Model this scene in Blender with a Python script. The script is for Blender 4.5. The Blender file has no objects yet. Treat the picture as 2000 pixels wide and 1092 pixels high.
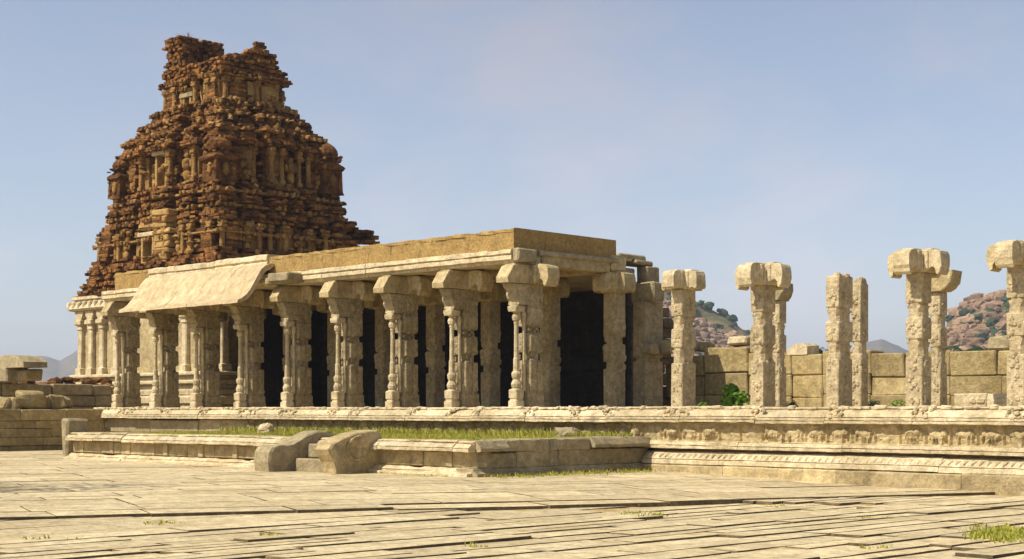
import bpy, math, random
from mathutils import Vector, Matrix, noise
random.seed(11)
R = random.uniform
S = bpy.context.scene
COL = S.collection
RT = math.sqrt(.5)

# ------------------------------------------------------------------ placement
# world x runs along the colonnade, world y into it; the viewer stands at (0,0,1.6)
def X_of(px, y): return -y*(4000-px)/(2000+px)
def Y_of(px, x): return -x*(2000+px)/(4000-px)
def Z_of(py, x, y): return 1.6+(800-py)/3000*RT*(y-x)
def P(px, d):                      # ground point along a bearing at depth d
    c = (px-1000)/3000*d
    return RT*(c-d), RT*(c+d)

def fbm(x, y, z, o=4):
    return noise.fractal(Vector((x, y, z)), 1.0, 2.0, o)
def nz(x, y, z): return noise.noise(Vector((x, y, z)))
def smooth(a, b, x):
    t = max(0, min(1, (x-a)/(b-a))); return t*t*(3-2*t)
def interp(pts, x):
    if x <= pts[0][0]: return pts[0][1]
    for (a, b), (c, d) in zip(pts, pts[1:]):
        if x <= c: return b+(d-b)*(x-a)/(c-a) if c > a else d
    return pts[-1][1]

# ------------------------------------------------------------------ mesh builder
class MB:
    def __init__(s): s.v = []; s.f = []
    def add(s, vs, fs):
        o = len(s.v); s.v += [tuple(p) for p in vs]
        s.f += [tuple(i+o for i in f) for f in fs]
    def box(s, x0, x1, y0, y1, z0, z1, ch=.02, j=0.0, rot=0.0, tilt=(0, 0)):
        """chamfered, slightly irregular block"""
        cx, cy, cz = (x0+x1)/2, (y0+y1)/2, (z0+z1)/2
        h = (abs(x1-x0)/2, abs(y1-y0)/2, abs(z1-z0)/2)
        ch = min(ch, min(h)*.6)
        idx = {}; vs = []
        M = Matrix.Rotation(rot, 3, 'Z') @ Matrix.Rotation(tilt[0], 3, 'X') @ Matrix.Rotation(tilt[1], 3, 'Y')
        for sx in (-1, 1):
            for sy in (-1, 1):
                for sz in (-1, 1):
                    sg = (sx, sy, sz); jj = [R(-j, j) for _ in range(3)]
                    for ax in range(3):
                        p = [sg[k]*(h[k] if k == ax else h[k]-ch)+jj[k] for k in range(3)]
                        p = M @ Vector(p)
                        idx[(sx, sy, sz, ax)] = len(vs); vs.append((p.x+cx, p.y+cy, p.z+cz))
        fs = []
        def q(keys, n):
            f = [idx[k] for k in keys]
            a, b, c = [Vector(vs[i]) for i in f[:3]]
            if (b-a).cross(c-a).dot(M @ Vector(n)) < 0: f.reverse()
            fs.append(f)
        for ax in range(3):
            o1, o2 = (ax+1) % 3, (ax+2) % 3
            for sg in (-1, 1):
                ks = []
                for a, b in ((-1, -1), (1, -1), (1, 1), (-1, 1)):
                    k = [0, 0, 0]; k[ax] = sg; k[o1] = a; k[o2] = b; ks.append((*k, ax))
                n = [0, 0, 0]; n[ax] = sg; q(ks, n)
            for a in (-1, 1):
                for b in (-1, 1):
                    ks = []
                    for c, axx in ((-1, o1), (1, o1), (1, o2), (-1, o2)):
                        k = [0, 0, 0]; k[ax] = c; k[o1] = a; k[o2] = b; ks.append((*k, axx))
                    n = [0, 0, 0]; n[o1] = a; n[o2] = b; q(ks, n)
        for sx in (-1, 1):
            for sy in (-1, 1):
                for sz in (-1, 1):
                    q([(sx, sy, sz, 0), (sx, sy, sz, 1), (sx, sy, sz, 2)], (sx, sy, sz))
        s.add(vs, fs)
    def loft(s, cx, cy, secs, j=.004):
        """secs: (z, hx, hy, c) rings of a rectangle with chamfer c"""
        vs = []; fs = []
        for (z, hx, hy, c) in secs:
            c = min(c, hx*.95, hy*.95)
            ring = [(-hx+c, -hy), (hx-c, -hy), (hx, -hy+c), (hx, hy-c), (hx-c, hy), (-hx+c, hy), (-hx, hy-c), (-hx, -hy+c)]
            vs += [(cx+a+R(-j, j), cy+b+R(-j, j), z+R(-j, j)) for a, b in ring]
        n = len(secs)
        for i in range(n-1):
            for k in range(8):
                a = i*8+k; b = i*8+(k+1) % 8
                fs.append((a, b, b+8, a+8))
        fs.append(tuple(range(7, -1, -1))); fs.append(tuple((n-1)*8+k for k in range(8)))
        s.add(vs, fs)
    def lathe(s, cx, cy, prof, n=12, j=0.0):
        vs = []; fs = []
        for (z, r) in prof:
            for k in range(n):
                a = 2*math.pi*k/n
                rr = r+R(-j, j)
                vs.append((cx+rr*math.cos(a), cy+rr*math.sin(a), z))
        m = len(prof)
        for i in range(m-1):
            for k in range(n):
                a = i*n+k; b = i*n+(k+1) % n
                fs.append((a, b, b+n, a+n))
        fs.append(tuple(range(n-1, -1, -1))); fs.append(tuple((m-1)*n+k for k in range(n)))
        s.add(vs, fs)
    def prism(s, poly, o, du, dv, w, thick, j=0.0, bev=.03):
        """poly in (u,v), extruded +-thick/2 along w, with a small bevel"""
        o, du, dv, w = Vector(o), Vector(du), Vector(dv), Vector(w)
        n = len(poly); cu = sum(p[0] for p in poly)/n; cv = sum(p[1] for p in poly)/n
        vs = []; fs = []
        for t, sc in ((-.5*thick, 1-bev*2), (-.5*thick+bev*.6, 1), (.5*thick-bev*.6, 1), (.5*thick, 1-bev*2)):
            for (a, b) in poly:
                p = o+du*(cu+(a-cu)*sc+R(-j, j))+dv*(cv+(b-cv)*sc+R(-j, j))+w*t
                vs.append(p)
        for i in range(3):
            for k in range(n):
                a = i*n+k; b = i*n+(k+1) % n
                fs.append((a, b, b+n, a+n))
        fs.append(tuple(range(n-1, -1, -1))); fs.append(tuple(3*n+k for k in range(n)))
        s.add(vs, fs)
    def sweep(s, prof, x0, x1, step=.22, j=.008, axis='x', bite=0.0, lip=None):
        """prof: closed polygon of (y,z) swept along x (or (x,z) along y)"""
        m = max(1, int(abs(x1-x0)/step)); n = len(prof); vs = []; fs = []
        for i in range(m+1):
            t = x0+(x1-x0)*i/m
            for k, (a, z) in enumerate(prof):
                da, dz = R(-j, j), R(-j, j)
                if bite and lip and k in lip:
                    q = nz(t*1.7, k*3.1, a)
                    if q > .25: dz += (q-.25)*bite*(1 if lip[k] > 0 else -1); da += (q-.25)*bite*.8
                ax = t+(R(-j, j) if 0 < i < m else 0)
                vs.append((ax, a+da, z+dz) if axis == 'x' else (a-da, ax, z+dz))
        for i in range(m):
            for k in range(n):
                a = i*n+k; b = i*n+(k+1) % n
                fs.append((a, b, b+n, a+n))
        fs.append(tuple(range(n-1, -1, -1))); fs.append(tuple(m*n+k for k in range(n)))
        s.add(vs, fs)
    def rock(s, c, r, seed=0, sub=2, amp=.25, sq=.6, rot=0.0, fr=1.3):
        vs, fs = ICO[sub]
        out = []
        cr, sr = math.cos(rot), math.sin(rot)
        for v in vs:
            m = max(abs(v[0]), abs(v[1]), abs(v[2]))
            k = (1-sq)+sq/m*.8
            d = 1+amp*fbm(v[0]*fr+seed*7.3, v[1]*fr+seed*3.1, v[2]*fr, 3)
            x, y, z = [v[i]*k*d*r[i] for i in range(3)]
            out.append((c[0]+x*cr-y*sr, c[1]+x*sr+y*cr, c[2]+z))
        s.add(out, fs)
    def build(s, name, mat, parent=None, origin=None, smooth_sh=False, fix=True):
        if parent is not None and origin is None:
            p = parent
            while p.parent: p = p.parent
            origin = p.location
        o = Vector(origin) if origin is not None else Vector((0, 0, 0))
        me = bpy.data.meshes.new(name)
        me.from_pydata([Vector(v)-o for v in s.v], [], s.f)
        me.update()
        if fix:
            import bmesh
            bm = bmesh.new(); bm.from_mesh(me)
            bmesh.ops.recalc_face_normals(bm, faces=bm.faces); bm.to_mesh(me); bm.free()
        if smooth_sh:
            for p in me.polygons: p.use_smooth = True
        me.materials.append(mat)
        ob = bpy.data.objects.new(name, me); COL.objects.link(ob)
        if parent is not None: ob.parent = parent
        else: ob.location = o
        return ob

def make_ico():
    import bmesh
    res = {}
    for sub in (1, 2, 3, 4):
        bm = bmesh.new(); bmesh.ops.create_icosphere(bm, subdivisions=sub, radius=1)
        bm.verts.ensure_lookup_table()
        res[sub] = ([tuple(v.co) for v in bm.verts], [tuple(v.index for v in f.verts) for f in bm.faces])
        bm.free()
    return res
ICO = make_ico()

def thing(name, label, cat, loc=(0, 0, 0), group=None):
    o = bpy.data.objects.new(name, None); COL.objects.link(o)
    o.location = loc; o['label'] = label; o['category'] = cat; o.empty_display_size = .2
    if group: o['group'] = group
    return o
def tag(o, label, cat, group=None, kind=None):
    o['label'] = label; o['category'] = cat
    if group: o['group'] = group
    if kind: o['kind'] = kind
    return o
def struct(o): o['kind'] = 'structure'; return o
def copy_tree(o, parent, loc):
    c = o.copy(); COL.objects.link(c); c.parent = parent; c.location = loc
    for ch in list(o.children):
        d = ch.copy(); COL.objects.link(d); d.parent = c
    return c

# ------------------------------------------------------------------ materials
def nodes(name):
    m = bpy.data.materials.new(name); m.use_nodes = True
    nt = m.node_tree; nt.nodes.clear()
    out = nt.nodes.new('ShaderNodeOutputMaterial'); b = nt.nodes.new('ShaderNodeBsdfPrincipled')
    nt.links.new(b.outputs[0], out.inputs[0]); b.inputs['Roughness'].default_value = .92
    b.inputs['Specular IOR Level'].default_value = .15
    return m, nt, b
def N(nt, t, **kw):
    n = nt.nodes.new(t)
    for k, v in kw.items():
        if k.startswith('i_'): n.inputs[k[2:].replace('_', ' ')].default_value = v
        else: setattr(n, k, v)
    return n
def noise_n(nt, vec, scale, detail=5, rough=.6, dist=0):
    n = N(nt, 'ShaderNodeTexNoise'); n.inputs['Scale'].default_value = scale
    n.inputs['Detail'].default_value = detail; n.inputs['Roughness'].default_value = rough
    n.inputs['Distortion'].default_value = dist
    nt.links.new(vec, n.inputs['Vector']); return n.outputs['Fac']
def ramp(nt, fac, a, b):
    r = N(nt, 'ShaderNodeMapRange'); r.inputs[1].default_value = a; r.inputs[2].default_value = b
    r.interpolation_type = 'SMOOTHSTEP'
    nt.links.new(fac, r.inputs[0]); return r.outputs[0]
def mix(nt, fac, a, b, mode='MIX'):
    m = N(nt, 'ShaderNodeMix', data_type='RGBA', blend_type=mode)
    for s, v in ((0, fac), (6, a), (7, b)):
        if isinstance(v, (int, float)): m.inputs[s].default_value = v
        elif isinstance(v, tuple): m.inputs[s].default_value = (*v, 1)
        else: nt.links.new(v, m.inputs[s])
    return m.outputs[2]
def mathn(nt, op, a, b):
    m = N(nt, 'ShaderNodeMath', operation=op)
    for i, v in enumerate((a, b)):
        if isinstance(v, (int, float)): m.inputs[i].default_value = v
        else: nt.links.new(v, m.inputs[i])
    return m.outputs[0]

def stone(name, c1, c2, stain=(.09, .075, .05), stain_amt=.5, bump=.5, sc=1.0, isl=.25, streak=True, fine=26, bdist=.03):
    c1, c2 = [(c[0]*.92, c[1]*.89, c[2]*.84) for c in (c1, c2)]
    m, nt, b = nodes(name)
    pos = N(nt, 'ShaderNodeNewGeometry')
    P_ = pos.outputs['Position']
    col = mix(nt, ramp(nt, noise_n(nt, P_, .9*sc, 6, .65), .32, .68), c1, c2)
    f1 = noise_n(nt, P_, 5.5*sc, 8, .7, .3)
    sp = ramp(nt, f1, .25, .78)
    dk = N(nt, 'ShaderNodeMapRange'); nt.links.new(sp, dk.inputs[0]); dk.inputs[3].default_value = .62; dk.inputs[4].default_value = 1.22
    hsv = N(nt, 'ShaderNodeHueSaturation'); nt.links.new(col, hsv.inputs['Color'])
    rnd = mathn(nt, 'MULTIPLY', pos.outputs['Random Per Island'], isl)
    val = mathn(nt, 'MULTIPLY', dk.outputs[0], mathn(nt, 'ADD', rnd, 1-isl/2))
    spk = ramp(nt, noise_n(nt, P_, fine, 3, .8), .3, .7)
    spm = N(nt, 'ShaderNodeMapRange'); nt.links.new(spk, spm.inputs[0]); spm.inputs[3].default_value = .82; spm.inputs[4].default_value = 1.14
    val = mathn(nt, 'MULTIPLY', val, spm.outputs[0])
    nt.links.new(val, hsv.inputs['Value'])
    col = hsv.outputs[0]
    mp = N(nt, 'ShaderNodeMapping'); nt.links.new(P_, mp.inputs[0])
    mp.inputs['Scale'].default_value = (1.9, 1.9, .45) if streak else (1, 1, 1)
    st = ramp(nt, noise_n(nt, mp.outputs[0], 1.25*sc, 7, .7, .4), .55, .74)
    col = mix(nt, mathn(nt, 'MULTIPLY', st, stain_amt), col, stain)
    nt.links.new(col, b.inputs['Base Color'])
    h = mathn(nt, 'ADD', mathn(nt, 'MULTIPLY', f1, 1.0), mathn(nt, 'MULTIPLY', noise_n(nt, P_, fine*.7, 4, .75), .5))
    bp = N(nt, 'ShaderNodeBump'); bp.inputs['Strength'].default_value = bump; bp.inputs['Distance'].default_value = bdist*2
    nt.links.new(h, bp.inputs['Height']); nt.links.new(bp.outputs[0], b.inputs['Normal'])
    return m

M_SAND = stone('weathered_granite', (.63, .51, .285), (.44, .345, .18), (.14, .105, .06), .7, .85, 1.0, .4)
M_PILL = stone('carved_granite', (.65, .54, .33), (.47, .375, .21), (.15, .115, .06), .55, 1.0, 1.3, .1, True, 14, .07)
M_FREE = stone('pale_carved_granite', (.68, .565, .36), (.53, .43, .26), (.15, .12, .08), .6, .75, 1.2, .1, True, 14, .05)
M_GREY = stone('grey_granite', (.46, .385, .235), (.34, .28, .165), (.12, .095, .055), .6, .75)
M_PALE = stone('pale_moulded_stone', (.74, .63, .42), (.57, .465, .275), (.19, .15, .09), .65, .8)
M_PLASTER = stone('stained_parapet_plaster', (.47, .32, .12), (.36, .235, .085), (.13, .09, .045), .95, .7, 2.3)
M_SLAB = stone('paving_stone', (.70, .59, .37), (.59, .48, .28), (.40, .27, .11), .55, .7, .8, .26, False, 14)
M_WALL = stone('wall_block_stone', (.50, .40, .205), (.36, .275, .125), (.12, .095, .055), .7, .9, 1.3, .4)
M_DARKW = stone('dark_rubble_and_recess_shade', (.22, .165, .10), (.13, .095, .055), (.05, .04, .03), .6, .9, 1.5, .4)
M_BRICK = stone('crumbling_brick', (.40, .185, .055), (.14, .064, .021), (.014, .009, .006), .92, 1.0, 1.6, 1.2, True, 18, .08)
M_STUC = stone('eroded_stucco', (.50, .30, .10), (.27, .145, .045), (.035, .02, .009), .85, 1.0, 1.8, .6, True, 18, .05)
M_OCHRE = stone('ochre_plaster', (.50, .335, .13), (.36, .20, .065), (.16, .08, .03), .6, .5, 1.2, .2)
M_EAVE = stone('smooth_eave_stone', (.64, .515, .315), (.55, .43, .25), (.32, .24, .13), .35, .45, .7)
M_HALLSHADE = stone('hall_shade_stone', (.055, .045, .04), (.03, .025, .022), (.015, .012, .01), .6, .7, 1.2)  # near-black colour standing in for the deep shade inside the hall
M_EDGE = stone('shaded_slab_edge', (.24, .18, .10), (.13, .10, .06), (.06, .05, .03), .6, .6, 2)  # shade on the slab sides, put into the colour
M_SOIL = stone('orange_soil', (.52, .355, .14), (.50, .39, .20), (.30, .20, .08), .5, .6, .6, 0, False, 20)
M_HILL = stone('boulder_rock', (.40, .27, .18), (.27, .175, .115), (.09, .10, .05), .55, .3, .05, .7, False, .5, .5)
M_SCRUB = stone('hill_scrub', (.085, .10, .035), (.27, .18, .10), (.05, .06, .025), .6, .3, .04, 0, False, .4, .5)
M_FARH = stone('far_hill_rock', (.18, .14, .10), (.10, .11, .07), (.07, .08, .05), .4, .2, .006, 0, False, .1, .5)
M_PLAIN = stone('dry_plain', (.16, .15, .06), (.26, .20, .10), (.08, .09, .04), .5, .2, .05, 0, False, .6, .3)

def leafmat(name, c1, c2, tr=.35):
    m, nt, b = nodes(name)
    g = N(nt, 'ShaderNodeNewGeometry')
    col = mix(nt, g.outputs['Random Per Island'], c1, c2)
    nt.links.new(col, b.inputs['Base Color']); b.inputs['Roughness'].default_value = .6
    t = N(nt, 'ShaderNodeBsdfTranslucent'); nt.links.new(col, t.inputs[0])
    mx = N(nt, 'ShaderNodeMixShader'); mx.inputs[0].default_value = tr
    nt.links.new(b.outputs[0], mx.inputs[1]); nt.links.new(t.outputs[0], mx.inputs[2])
    nt.links.new(mx.outputs[0], nt.nodes['Material Output'].inputs[0])
    return m
M_GRASS = leafmat('yellow_green_grass', (.24, .29, .03), (.52, .45, .09))
M_LEAF = leafmat('bright_leaf', (.09, .20, .015), (.22, .38, .04))
M_DKLEAF = leafmat('dark_leaf', (.02, .045, .02), (.045, .08, .03), .2)
M_DRY = leafmat('dry_twig', (.20, .15, .08), (.30, .24, .14), .1)
M_BARK = stone('bark', (.14, .10, .06), (.09, .06, .04), (.04, .03, .02), .4, .8, 3)

# ------------------------------------------------------------------ ground and paving
def g_far(x, y): return .166*smooth(-16, -24, x)*1.0+.04*smooth(-28, -44, x)+.012*fbm(x*.15, y*.15, 3.3, 2)
LP = Vector((-20.36, 10.18)); LD = Vector((.314, .949)).normalized(); LN = Vector((-LD.y, LD.x))
def side(x, y): return (Vector((x, y))-LP).dot(LN)

mb = MB()
xs = [-90+.5*i for i in range(212)]; ys = [-12+.5*i for i in range(84)]
for x in xs:
    for y in ys:
        s_ = side(x, y)
        base = g_far(x, y)-(0.068-.03*smooth(8, 19, (Vector((x, y))-LP).dot(LD)) if s_ < .3 else .03)
        mb.v.append((x, y, base+.035*fbm(x*.35, y*.35, 9, 4)-.025))
ny = len(ys)
for i in range(len(xs)-1):
    for k in range(ny-1):
        a = i*ny+k; mb.f.append((a, a+ny, a+ny+1, a+1))
struct(mb.build('ground', M_SOIL, smooth_sh=True, fix=False))

def slab(mb, poly, z, ch, th=.12, tilt=(0, 0), jit=.015):
    cx = sum(p[0] for p in poly)/len(poly); cy = sum(p[1] for p in poly)/len(poly)
    ring = []
    n = len(poly)
    for i in range(n):
        a, b = Vector(poly[i]), Vector(poly[(i+1) % n])
        m = max(1, int((b-a).length/.45))
        for k in range(m):
            p = a+(b-a)*k/m
            ring.append((p.x+R(-jit, jit), p.y+R(-jit, jit)))
    n = len(ring); vs = []; fs = []
    for dz, ins in ((0, ch), (-ch*.8, 0), (-th, 0)):
        for (x, y) in ring:
            d = Vector((cx-x, cy-y)); l = d.length
            q = (x+d.x/l*ins, y+d.y/l*ins)
            zz = z+dz+(q[0]-cx)*tilt[0]+(q[1]-cy)*tilt[1]
            vs.append((q[0], q[1], zz))
    fs.append(tuple(range(n)))
    for i in range(2):
        for k in range(n):
            a = i*n+k; b = i*n+(k+1) % n
            fs.append((a, a+n, b+n, b))
    mb.add(vs, fs)

def grad(x, y): return ((g_far(x+.4, y)-g_far(x-.4, y))/.8, (g_far(x, y+.4)-g_far(x, y-.4))/.8)
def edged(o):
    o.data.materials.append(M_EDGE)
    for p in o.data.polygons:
        if p.normal.z < .8: p.material_index = 1  # side faces get the dark colour that imitates their shade
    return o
mb = MB()
# raised pavement beyond the long broken edge; strips run parallel to that edge
n0 = 0.0; k = 0
while n0 < 46:
    w = R(.5, 1.1); l = -34+R(0, 2)
    while l < 40:
        L = R(1.2, 3.4)
        c = LP+LD*(l+L/2)+LN*(n0+w/2)
        if -75 < c.x < 2 and c.y < 29.5 and c.y > -6:
            g = R(.006, .02)
            pts = [LP+LD*(l+g)+LN*(n0+g), LP+LD*(l+L-g)+LN*(n0+g+R(-.02, .02)), LP+LD*(l+L-g)+LN*(n0+w-g), LP+LD*(l+g)+LN*(n0+w-g)]
            z = g_far(c.x, c.y)+(R(-.002, .002) if random.random() < .85 else R(-.010, .010))
            if k == 0:
                z += R(-.02, .008); pts[0] = pts[0]+LN*R(-.05, .12); pts[1] = pts[1]+LN*R(-.05, .12)
            e = .002
            slab(mb, [(p.x, p.y) for p in pts], z, R(.004, .01), .14, (R(-e, e)*.5+grad(c.x, c.y)[0], R(-e, e)*.5+grad(c.x, c.y)[1]), .012)
        l += L
    n0 += w; k += 1
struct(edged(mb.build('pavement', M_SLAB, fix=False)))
# sunken older paving in front of the edge, laid square to the temple
mb = MB()
x0 = -44.0
while x0 < 4:
    w = R(.3, .6) if x0 > -19 else R(.55, 1.2); y0 = -8+R(0, 2)
    while y0 < 30:
        L = R(1.6, 4.2)
        c = (x0+w/2, y0+L/2)
        if side(*c) < 1.6 and y0+L < 27.9:
            g = R(.01, .04)
            p = [(x0+g, y0+g), (x0+w-g, y0+g+R(-.06, .06)), (x0+w-g+R(-.03, .03), y0+L-g), (x0+g, y0+L-g+R(-.05, .05))]
            dl = (Vector(c)-LP).dot(LD); z = g_far(*c)-.046+.03*smooth(8, 19, dl)+R(-.016, .010)*(1.05 if c[0] > -18 else .5)+.02*nz(c[0]*.3, c[1]*.3, 5)
            if side(*c) > -.4: z = min(z, g_far(*c)-.05+.035*smooth(8, 19, dl))
            if nz(c[0]*.22, c[1]*.18, 1.7) > .5: z -= .03
            rt = R(-.025, .025); p = [(c[0]+(a-c[0])*math.cos(rt)-(b-c[1])*math.sin(rt), c[1]+(a-c[0])*math.sin(rt)+(b-c[1])*math.cos(rt)) for a, b in p]
            slab(mb, p, z, R(.005, .014), .14, ((R(-.014, .014) if c[0] > -17 else R(-.006, .006))+grad(*c)[0], R(-.004, .004)+grad(*c)[1]), .02)
        y0 += L
    x0 += w
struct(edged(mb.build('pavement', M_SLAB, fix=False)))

# wide plain to the horizon
mb = MB()
mb.add([(-4000, -4000, -.9), (4000, -4000, -.9), (4000, 4000, -.9), (-4000, 4000, -.9)], [(0, 1, 2, 3)])
struct(mb.build('terrain', M_PLAIN, fix=False))

# ------------------------------------------------------------------ helpers for masonry
def ashlar_x(mb, x0, x1, y, depth, courses, lmin=.9, lmax=1.9, j=.012, ch=.025, gap=.006, vary=.02, top_drop=0.0):
    """courses: list of (z0,z1); blocks laid along x, front face at y"""
    for i, (z0, z1) in enumerate(courses):
        x = x0-(0 if i % 2 == 0 else 0)
        while x < x1-.05:
            L = min(R(lmin, lmax), x1-x)
            if x1-x-L < .35: L = x1-x
            dy = R(-vary, vary)
            last = i == len(courses)-1
            if not (last and random.random() < top_drop):
                mb.box(x+gap, x+L-gap, y+dy, y+depth+dy, z0+.003, z1-.003+(R(-.05, .03) if last else 0), ch, j)
            x += L
def ashlar_y(mb, y0, y1, x, depth, courses, lmin=.9, lmax=1.9, j=.012, ch=.025, gap=.006, vary=.02, top_drop=0.0):
    for i, (z0, z1) in enumerate(courses):
        y = y0
        while y < y1-.05:
            L = min(R(lmin, lmax), y1-y)
            if y1-y-L < .35: L = y1-y
            dx = R(-vary, vary)
            last = i == len(courses)-1
            if not (last and random.random() < top_drop):
                mb.box(x-depth+dx, x+dx, y+gap, y+L-gap, z0+.003, z1-.003+(R(-.05, .03) if last else 0), ch, j)
            y += L
def lump(mb, x, y, z, rx, ry, rz, sub=2, seed=None, amp=.25):
    mb.rock((x, y, z), (rx, ry, rz), seed if seed is not None else R(0, 50), sub, amp, .2, 0, 2.2)

# ------------------------------------------------------------------ main platform
PY = 28.28
plat = thing('stone_platform', 'long moulded granite platform carrying the colonnade and the freestanding pillars', 'platform', (-25, PY, 0))
PX0, PX1 = -49.4, -8.0
mb = MB(); mb.box(PX0+.3, PX1, PY+.5, 44, -.2, 1.58, .02); mb.build('core', M_SAND, plat)
# kapota cornice in blocks
mbc = MB()
x = PX0
while x < PX1:
    L = R(1.7, 3.1); x2 = min(PX1, x+L)
    dz = R(-.012, .015); dy = R(-.015, .015)
    prof = [(PY+.75, 1.66), (PY-.02, 1.665), (PY-.06, 1.63), (PY-.03, 1.60), (PY-.08, 1.585), (PY-.15, 1.55), (PY-.20, 1.50), (PY-.235, 1.44), (PY-.20, 1.43), (PY-.25, 1.41), (PY-.25, 1.37), (PY-.21, 1.36), (PY-.265, 1.345), (PY-.265, 1.30), (PY+.75, 1.30)]
    prof = [(a+dy, z+dz) for a, z in prof]
    mbc.sweep(prof, x+.006, x2-.006, .12, .006, 'x', .12, {1: -1, 2: -1, 3: -1})
    xo = x+R(.05, .3)
    while xo < x2-.3:
        orn = MB()
        for q in range(11):
            lump(orn, xo+R(-.2, .2), PY-.20+R(-.03, .02), 1.47+R(-.10, .12), R(.03, .07), .05, R(.03, .06), 1, None, .5)
        for q in range(5):
            lump(orn, xo+R(-.2, .2), PY-.10, 1.60+R(-.02, .03), R(.04, .08), .07, R(.03, .05), 1, None, .5)
        orn.build('carved_ornament', M_PALE, plat)
        xo += R(1.5, 2.3)
    # worn merlons along the rim
    xr = x+.05
    while xr < x2-.1:
        q = R(.10, .3)
        if random.random() < .72: mbc.box(xr, min(x2-.02, xr+q), PY-.085+R(-.02, .02), PY+.05, 1.60, 1.668+R(-.02, .025), .025, .015)
        xr += q+R(.03, .12)
    x = x2
mbc.build('cornice', M_PALE, plat)
# frieze relief
def beast(u, v):
    """relief height of one walking animal in a cell u in [-.5,.5], v in [0,1]"""
    h = 0
    for (cx, cy, rx, ry) in ((-.02, .56, .27, .24), (.24, .66, .13, .2), (.33, .45, .05, .25), (-.28, .5, .05, .2)):
        d = ((u-cx)/rx)**2+((v-cy)/ry)**2
        if d < 1: h = max(h, math.sqrt(1-d))
    for cx in (-.2, -.07, .06, .17):
        if abs(u-cx) < .045 and v < .45: h = max(h, .75)
    return h
def frieze(x0, x1, y, z0, z1, amp, cell, name, mat):
    mb = MB(); nx = int((x1-x0)/.035); nv = 14
    for i in range(nx+1):
        x = x0+(x1-x0)*i/nx
        for k in range(nv+1):
            v = k/nv; z = z0+(z1-z0)*v
            c = x/cell; ci = math.floor(c); u = c-ci-.5
            hsh = math.sin(ci*12.9898)*43758.5; hsh -= math.floor(hsh)
            h = 0
            if hsh > .12:
                uu = u*(1 if hsh > .5 else -1)
                h = beast(uu*(1.05), min(1, v*1.05+.02))
            if abs(u) > .47: h = .8
            h *= (.75+.5*nz(x*2, v*2, 3))
            h += .28*fbm(x*6, z*9, 1, 3)
            if v < .06 or v > .95: h = .9
            mb.v.append((x, y-amp*h, z))
    for i in range(nx):
        for k in range(nv):
            a = i*(nv+1)+k; mb.f.append((a, a+nv+1, a+nv+2, a+1))
    return mb.build(name, mat, plat, fix=False)
frieze(-24.1, PX1, PY-.07, .86, 1.30, .105, .58, 'frieze', M_SAND)
frieze(-40.0, -23.6, PY+.02, .80, 1.30, .13, .55, 'frieze', M_WALL)
mb = MB()
ashlar_x(mb, -49.2, -40.0, PY+.02, .5, [(.1, .8), (.8, 1.29)], 2.5, 4, .02, .03)
mb.build('retaining_slab', M_GREY, plat)
# lower courses on the right
def course(prof, name, mat, x0, x1, lmin, lmax, bite=.05, lip=None, step=.18, j=.006):
    mb = MB(); x = x0
    while x < x1:
        x2 = min(x1, x+R(lmin, lmax)); d = R(-.012, .012); e = R(-.006, .006)
        mb.sweep([(a+d, z+e) for a, z in prof], x+.005, x2-.005, step, j, 'x', bite, lip)
        x = x2
    return mb.build(name, mat, plat)
course([(PY+.6, .857), (PY-.16, .857), (PY-.20, .83), (PY-.22, .78), (PY-.19, .765), (PY-.22, .75), (PY-.22, .70), (PY-.18, .69), (PY+.6, .69)], 'ledge', M_PALE, -23.6, PX1, 2, 3.6, .08, {2: -1, 3: -1})
mb = MB(); mb.box(-23.6, PX1, PY+.14, PY+.55, .6, .72, .01); mb.build('recess_course', M_SAND, plat)
course([(PY+.6, .635), (PY-.0, .635), (PY-.10, .62), (PY-.26, .50), (PY-.30, .46), (PY-.27, .45), (PY-.31, .43), (PY-.33, .34), (PY-.29, .325), (PY+.6, .325)], 'sloping_band', M_PALE, -23.6, PX1, 2.2, 3.4, .06, {2: -1, 3: -1})
mb = MB(); x = -23.5
while x < PX1:
    d = R(.9, 1.1)
    mb.add([(x, PY-.165, .575), (x+.12*d, PY-.165, .575), (x+.06, PY-.31, .485), (x+.06, PY-.23, .57)], [(0, 2, 3), (1, 3, 2), (0, 3, 1), (0, 1, 2)])
    x += .17
mb.build('leaf_border', M_PALE, plat)
course([(PY+.6, .322), (PY-.35, .322), (PY-.38, .29), (PY-.39, -.3), (PY+.6, -.3)], 'base_block_course', M_SAND, -23.6, PX1, 2.2, 4, .04, {1: -1}, .3, .008)

# ------------------------------------------------------------------ lower terrace with grass
TX0, TX1, TY = -40.6, -23.6, 22.5
terr = thing('stone_terrace', 'low grass topped stone terrace projecting in front of the colonnade', 'terrace', (-32, TY, .15))
mb = MB(); mb.box(TX0+.25, TX1-.3, TY+.3, PY+.3, -.2, .84, .02); mb.build('core', M_SOIL, terr)
def tcourse(prof_x, name, mat, lmin, lmax, side_grey=True):
    mb = MB(); x = TX0
    while x < TX1:
        x2 = min(TX1, x+R(lmin, lmax))
        if -29.5 < x2 < -26.6: x2 = min(TX1, -26.6)
        d = R(-.02, .02); e = R(-.015, .015)
        mb.sweep([(TY+a+d, z+e) for a, z in prof_x], x+.008, x2-.008, .16, .008, 'x', .12, {1: -1, 2: -1, 3: -1})
        x = x2
    mb.build(name, mat, terr)
tcourse([(.8, .93), (.0, .94), (-.06, .91), (-.03, .89), (-.10, .87), (-.16, .82), (-.19, .79), (-.16, .78), (-.20, .765), (-.20, .71), (-.14, .70), (.8, .70)], 'coping', M_PALE, 1.5, 2.6)
mb = MB()
x = TX0
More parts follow.
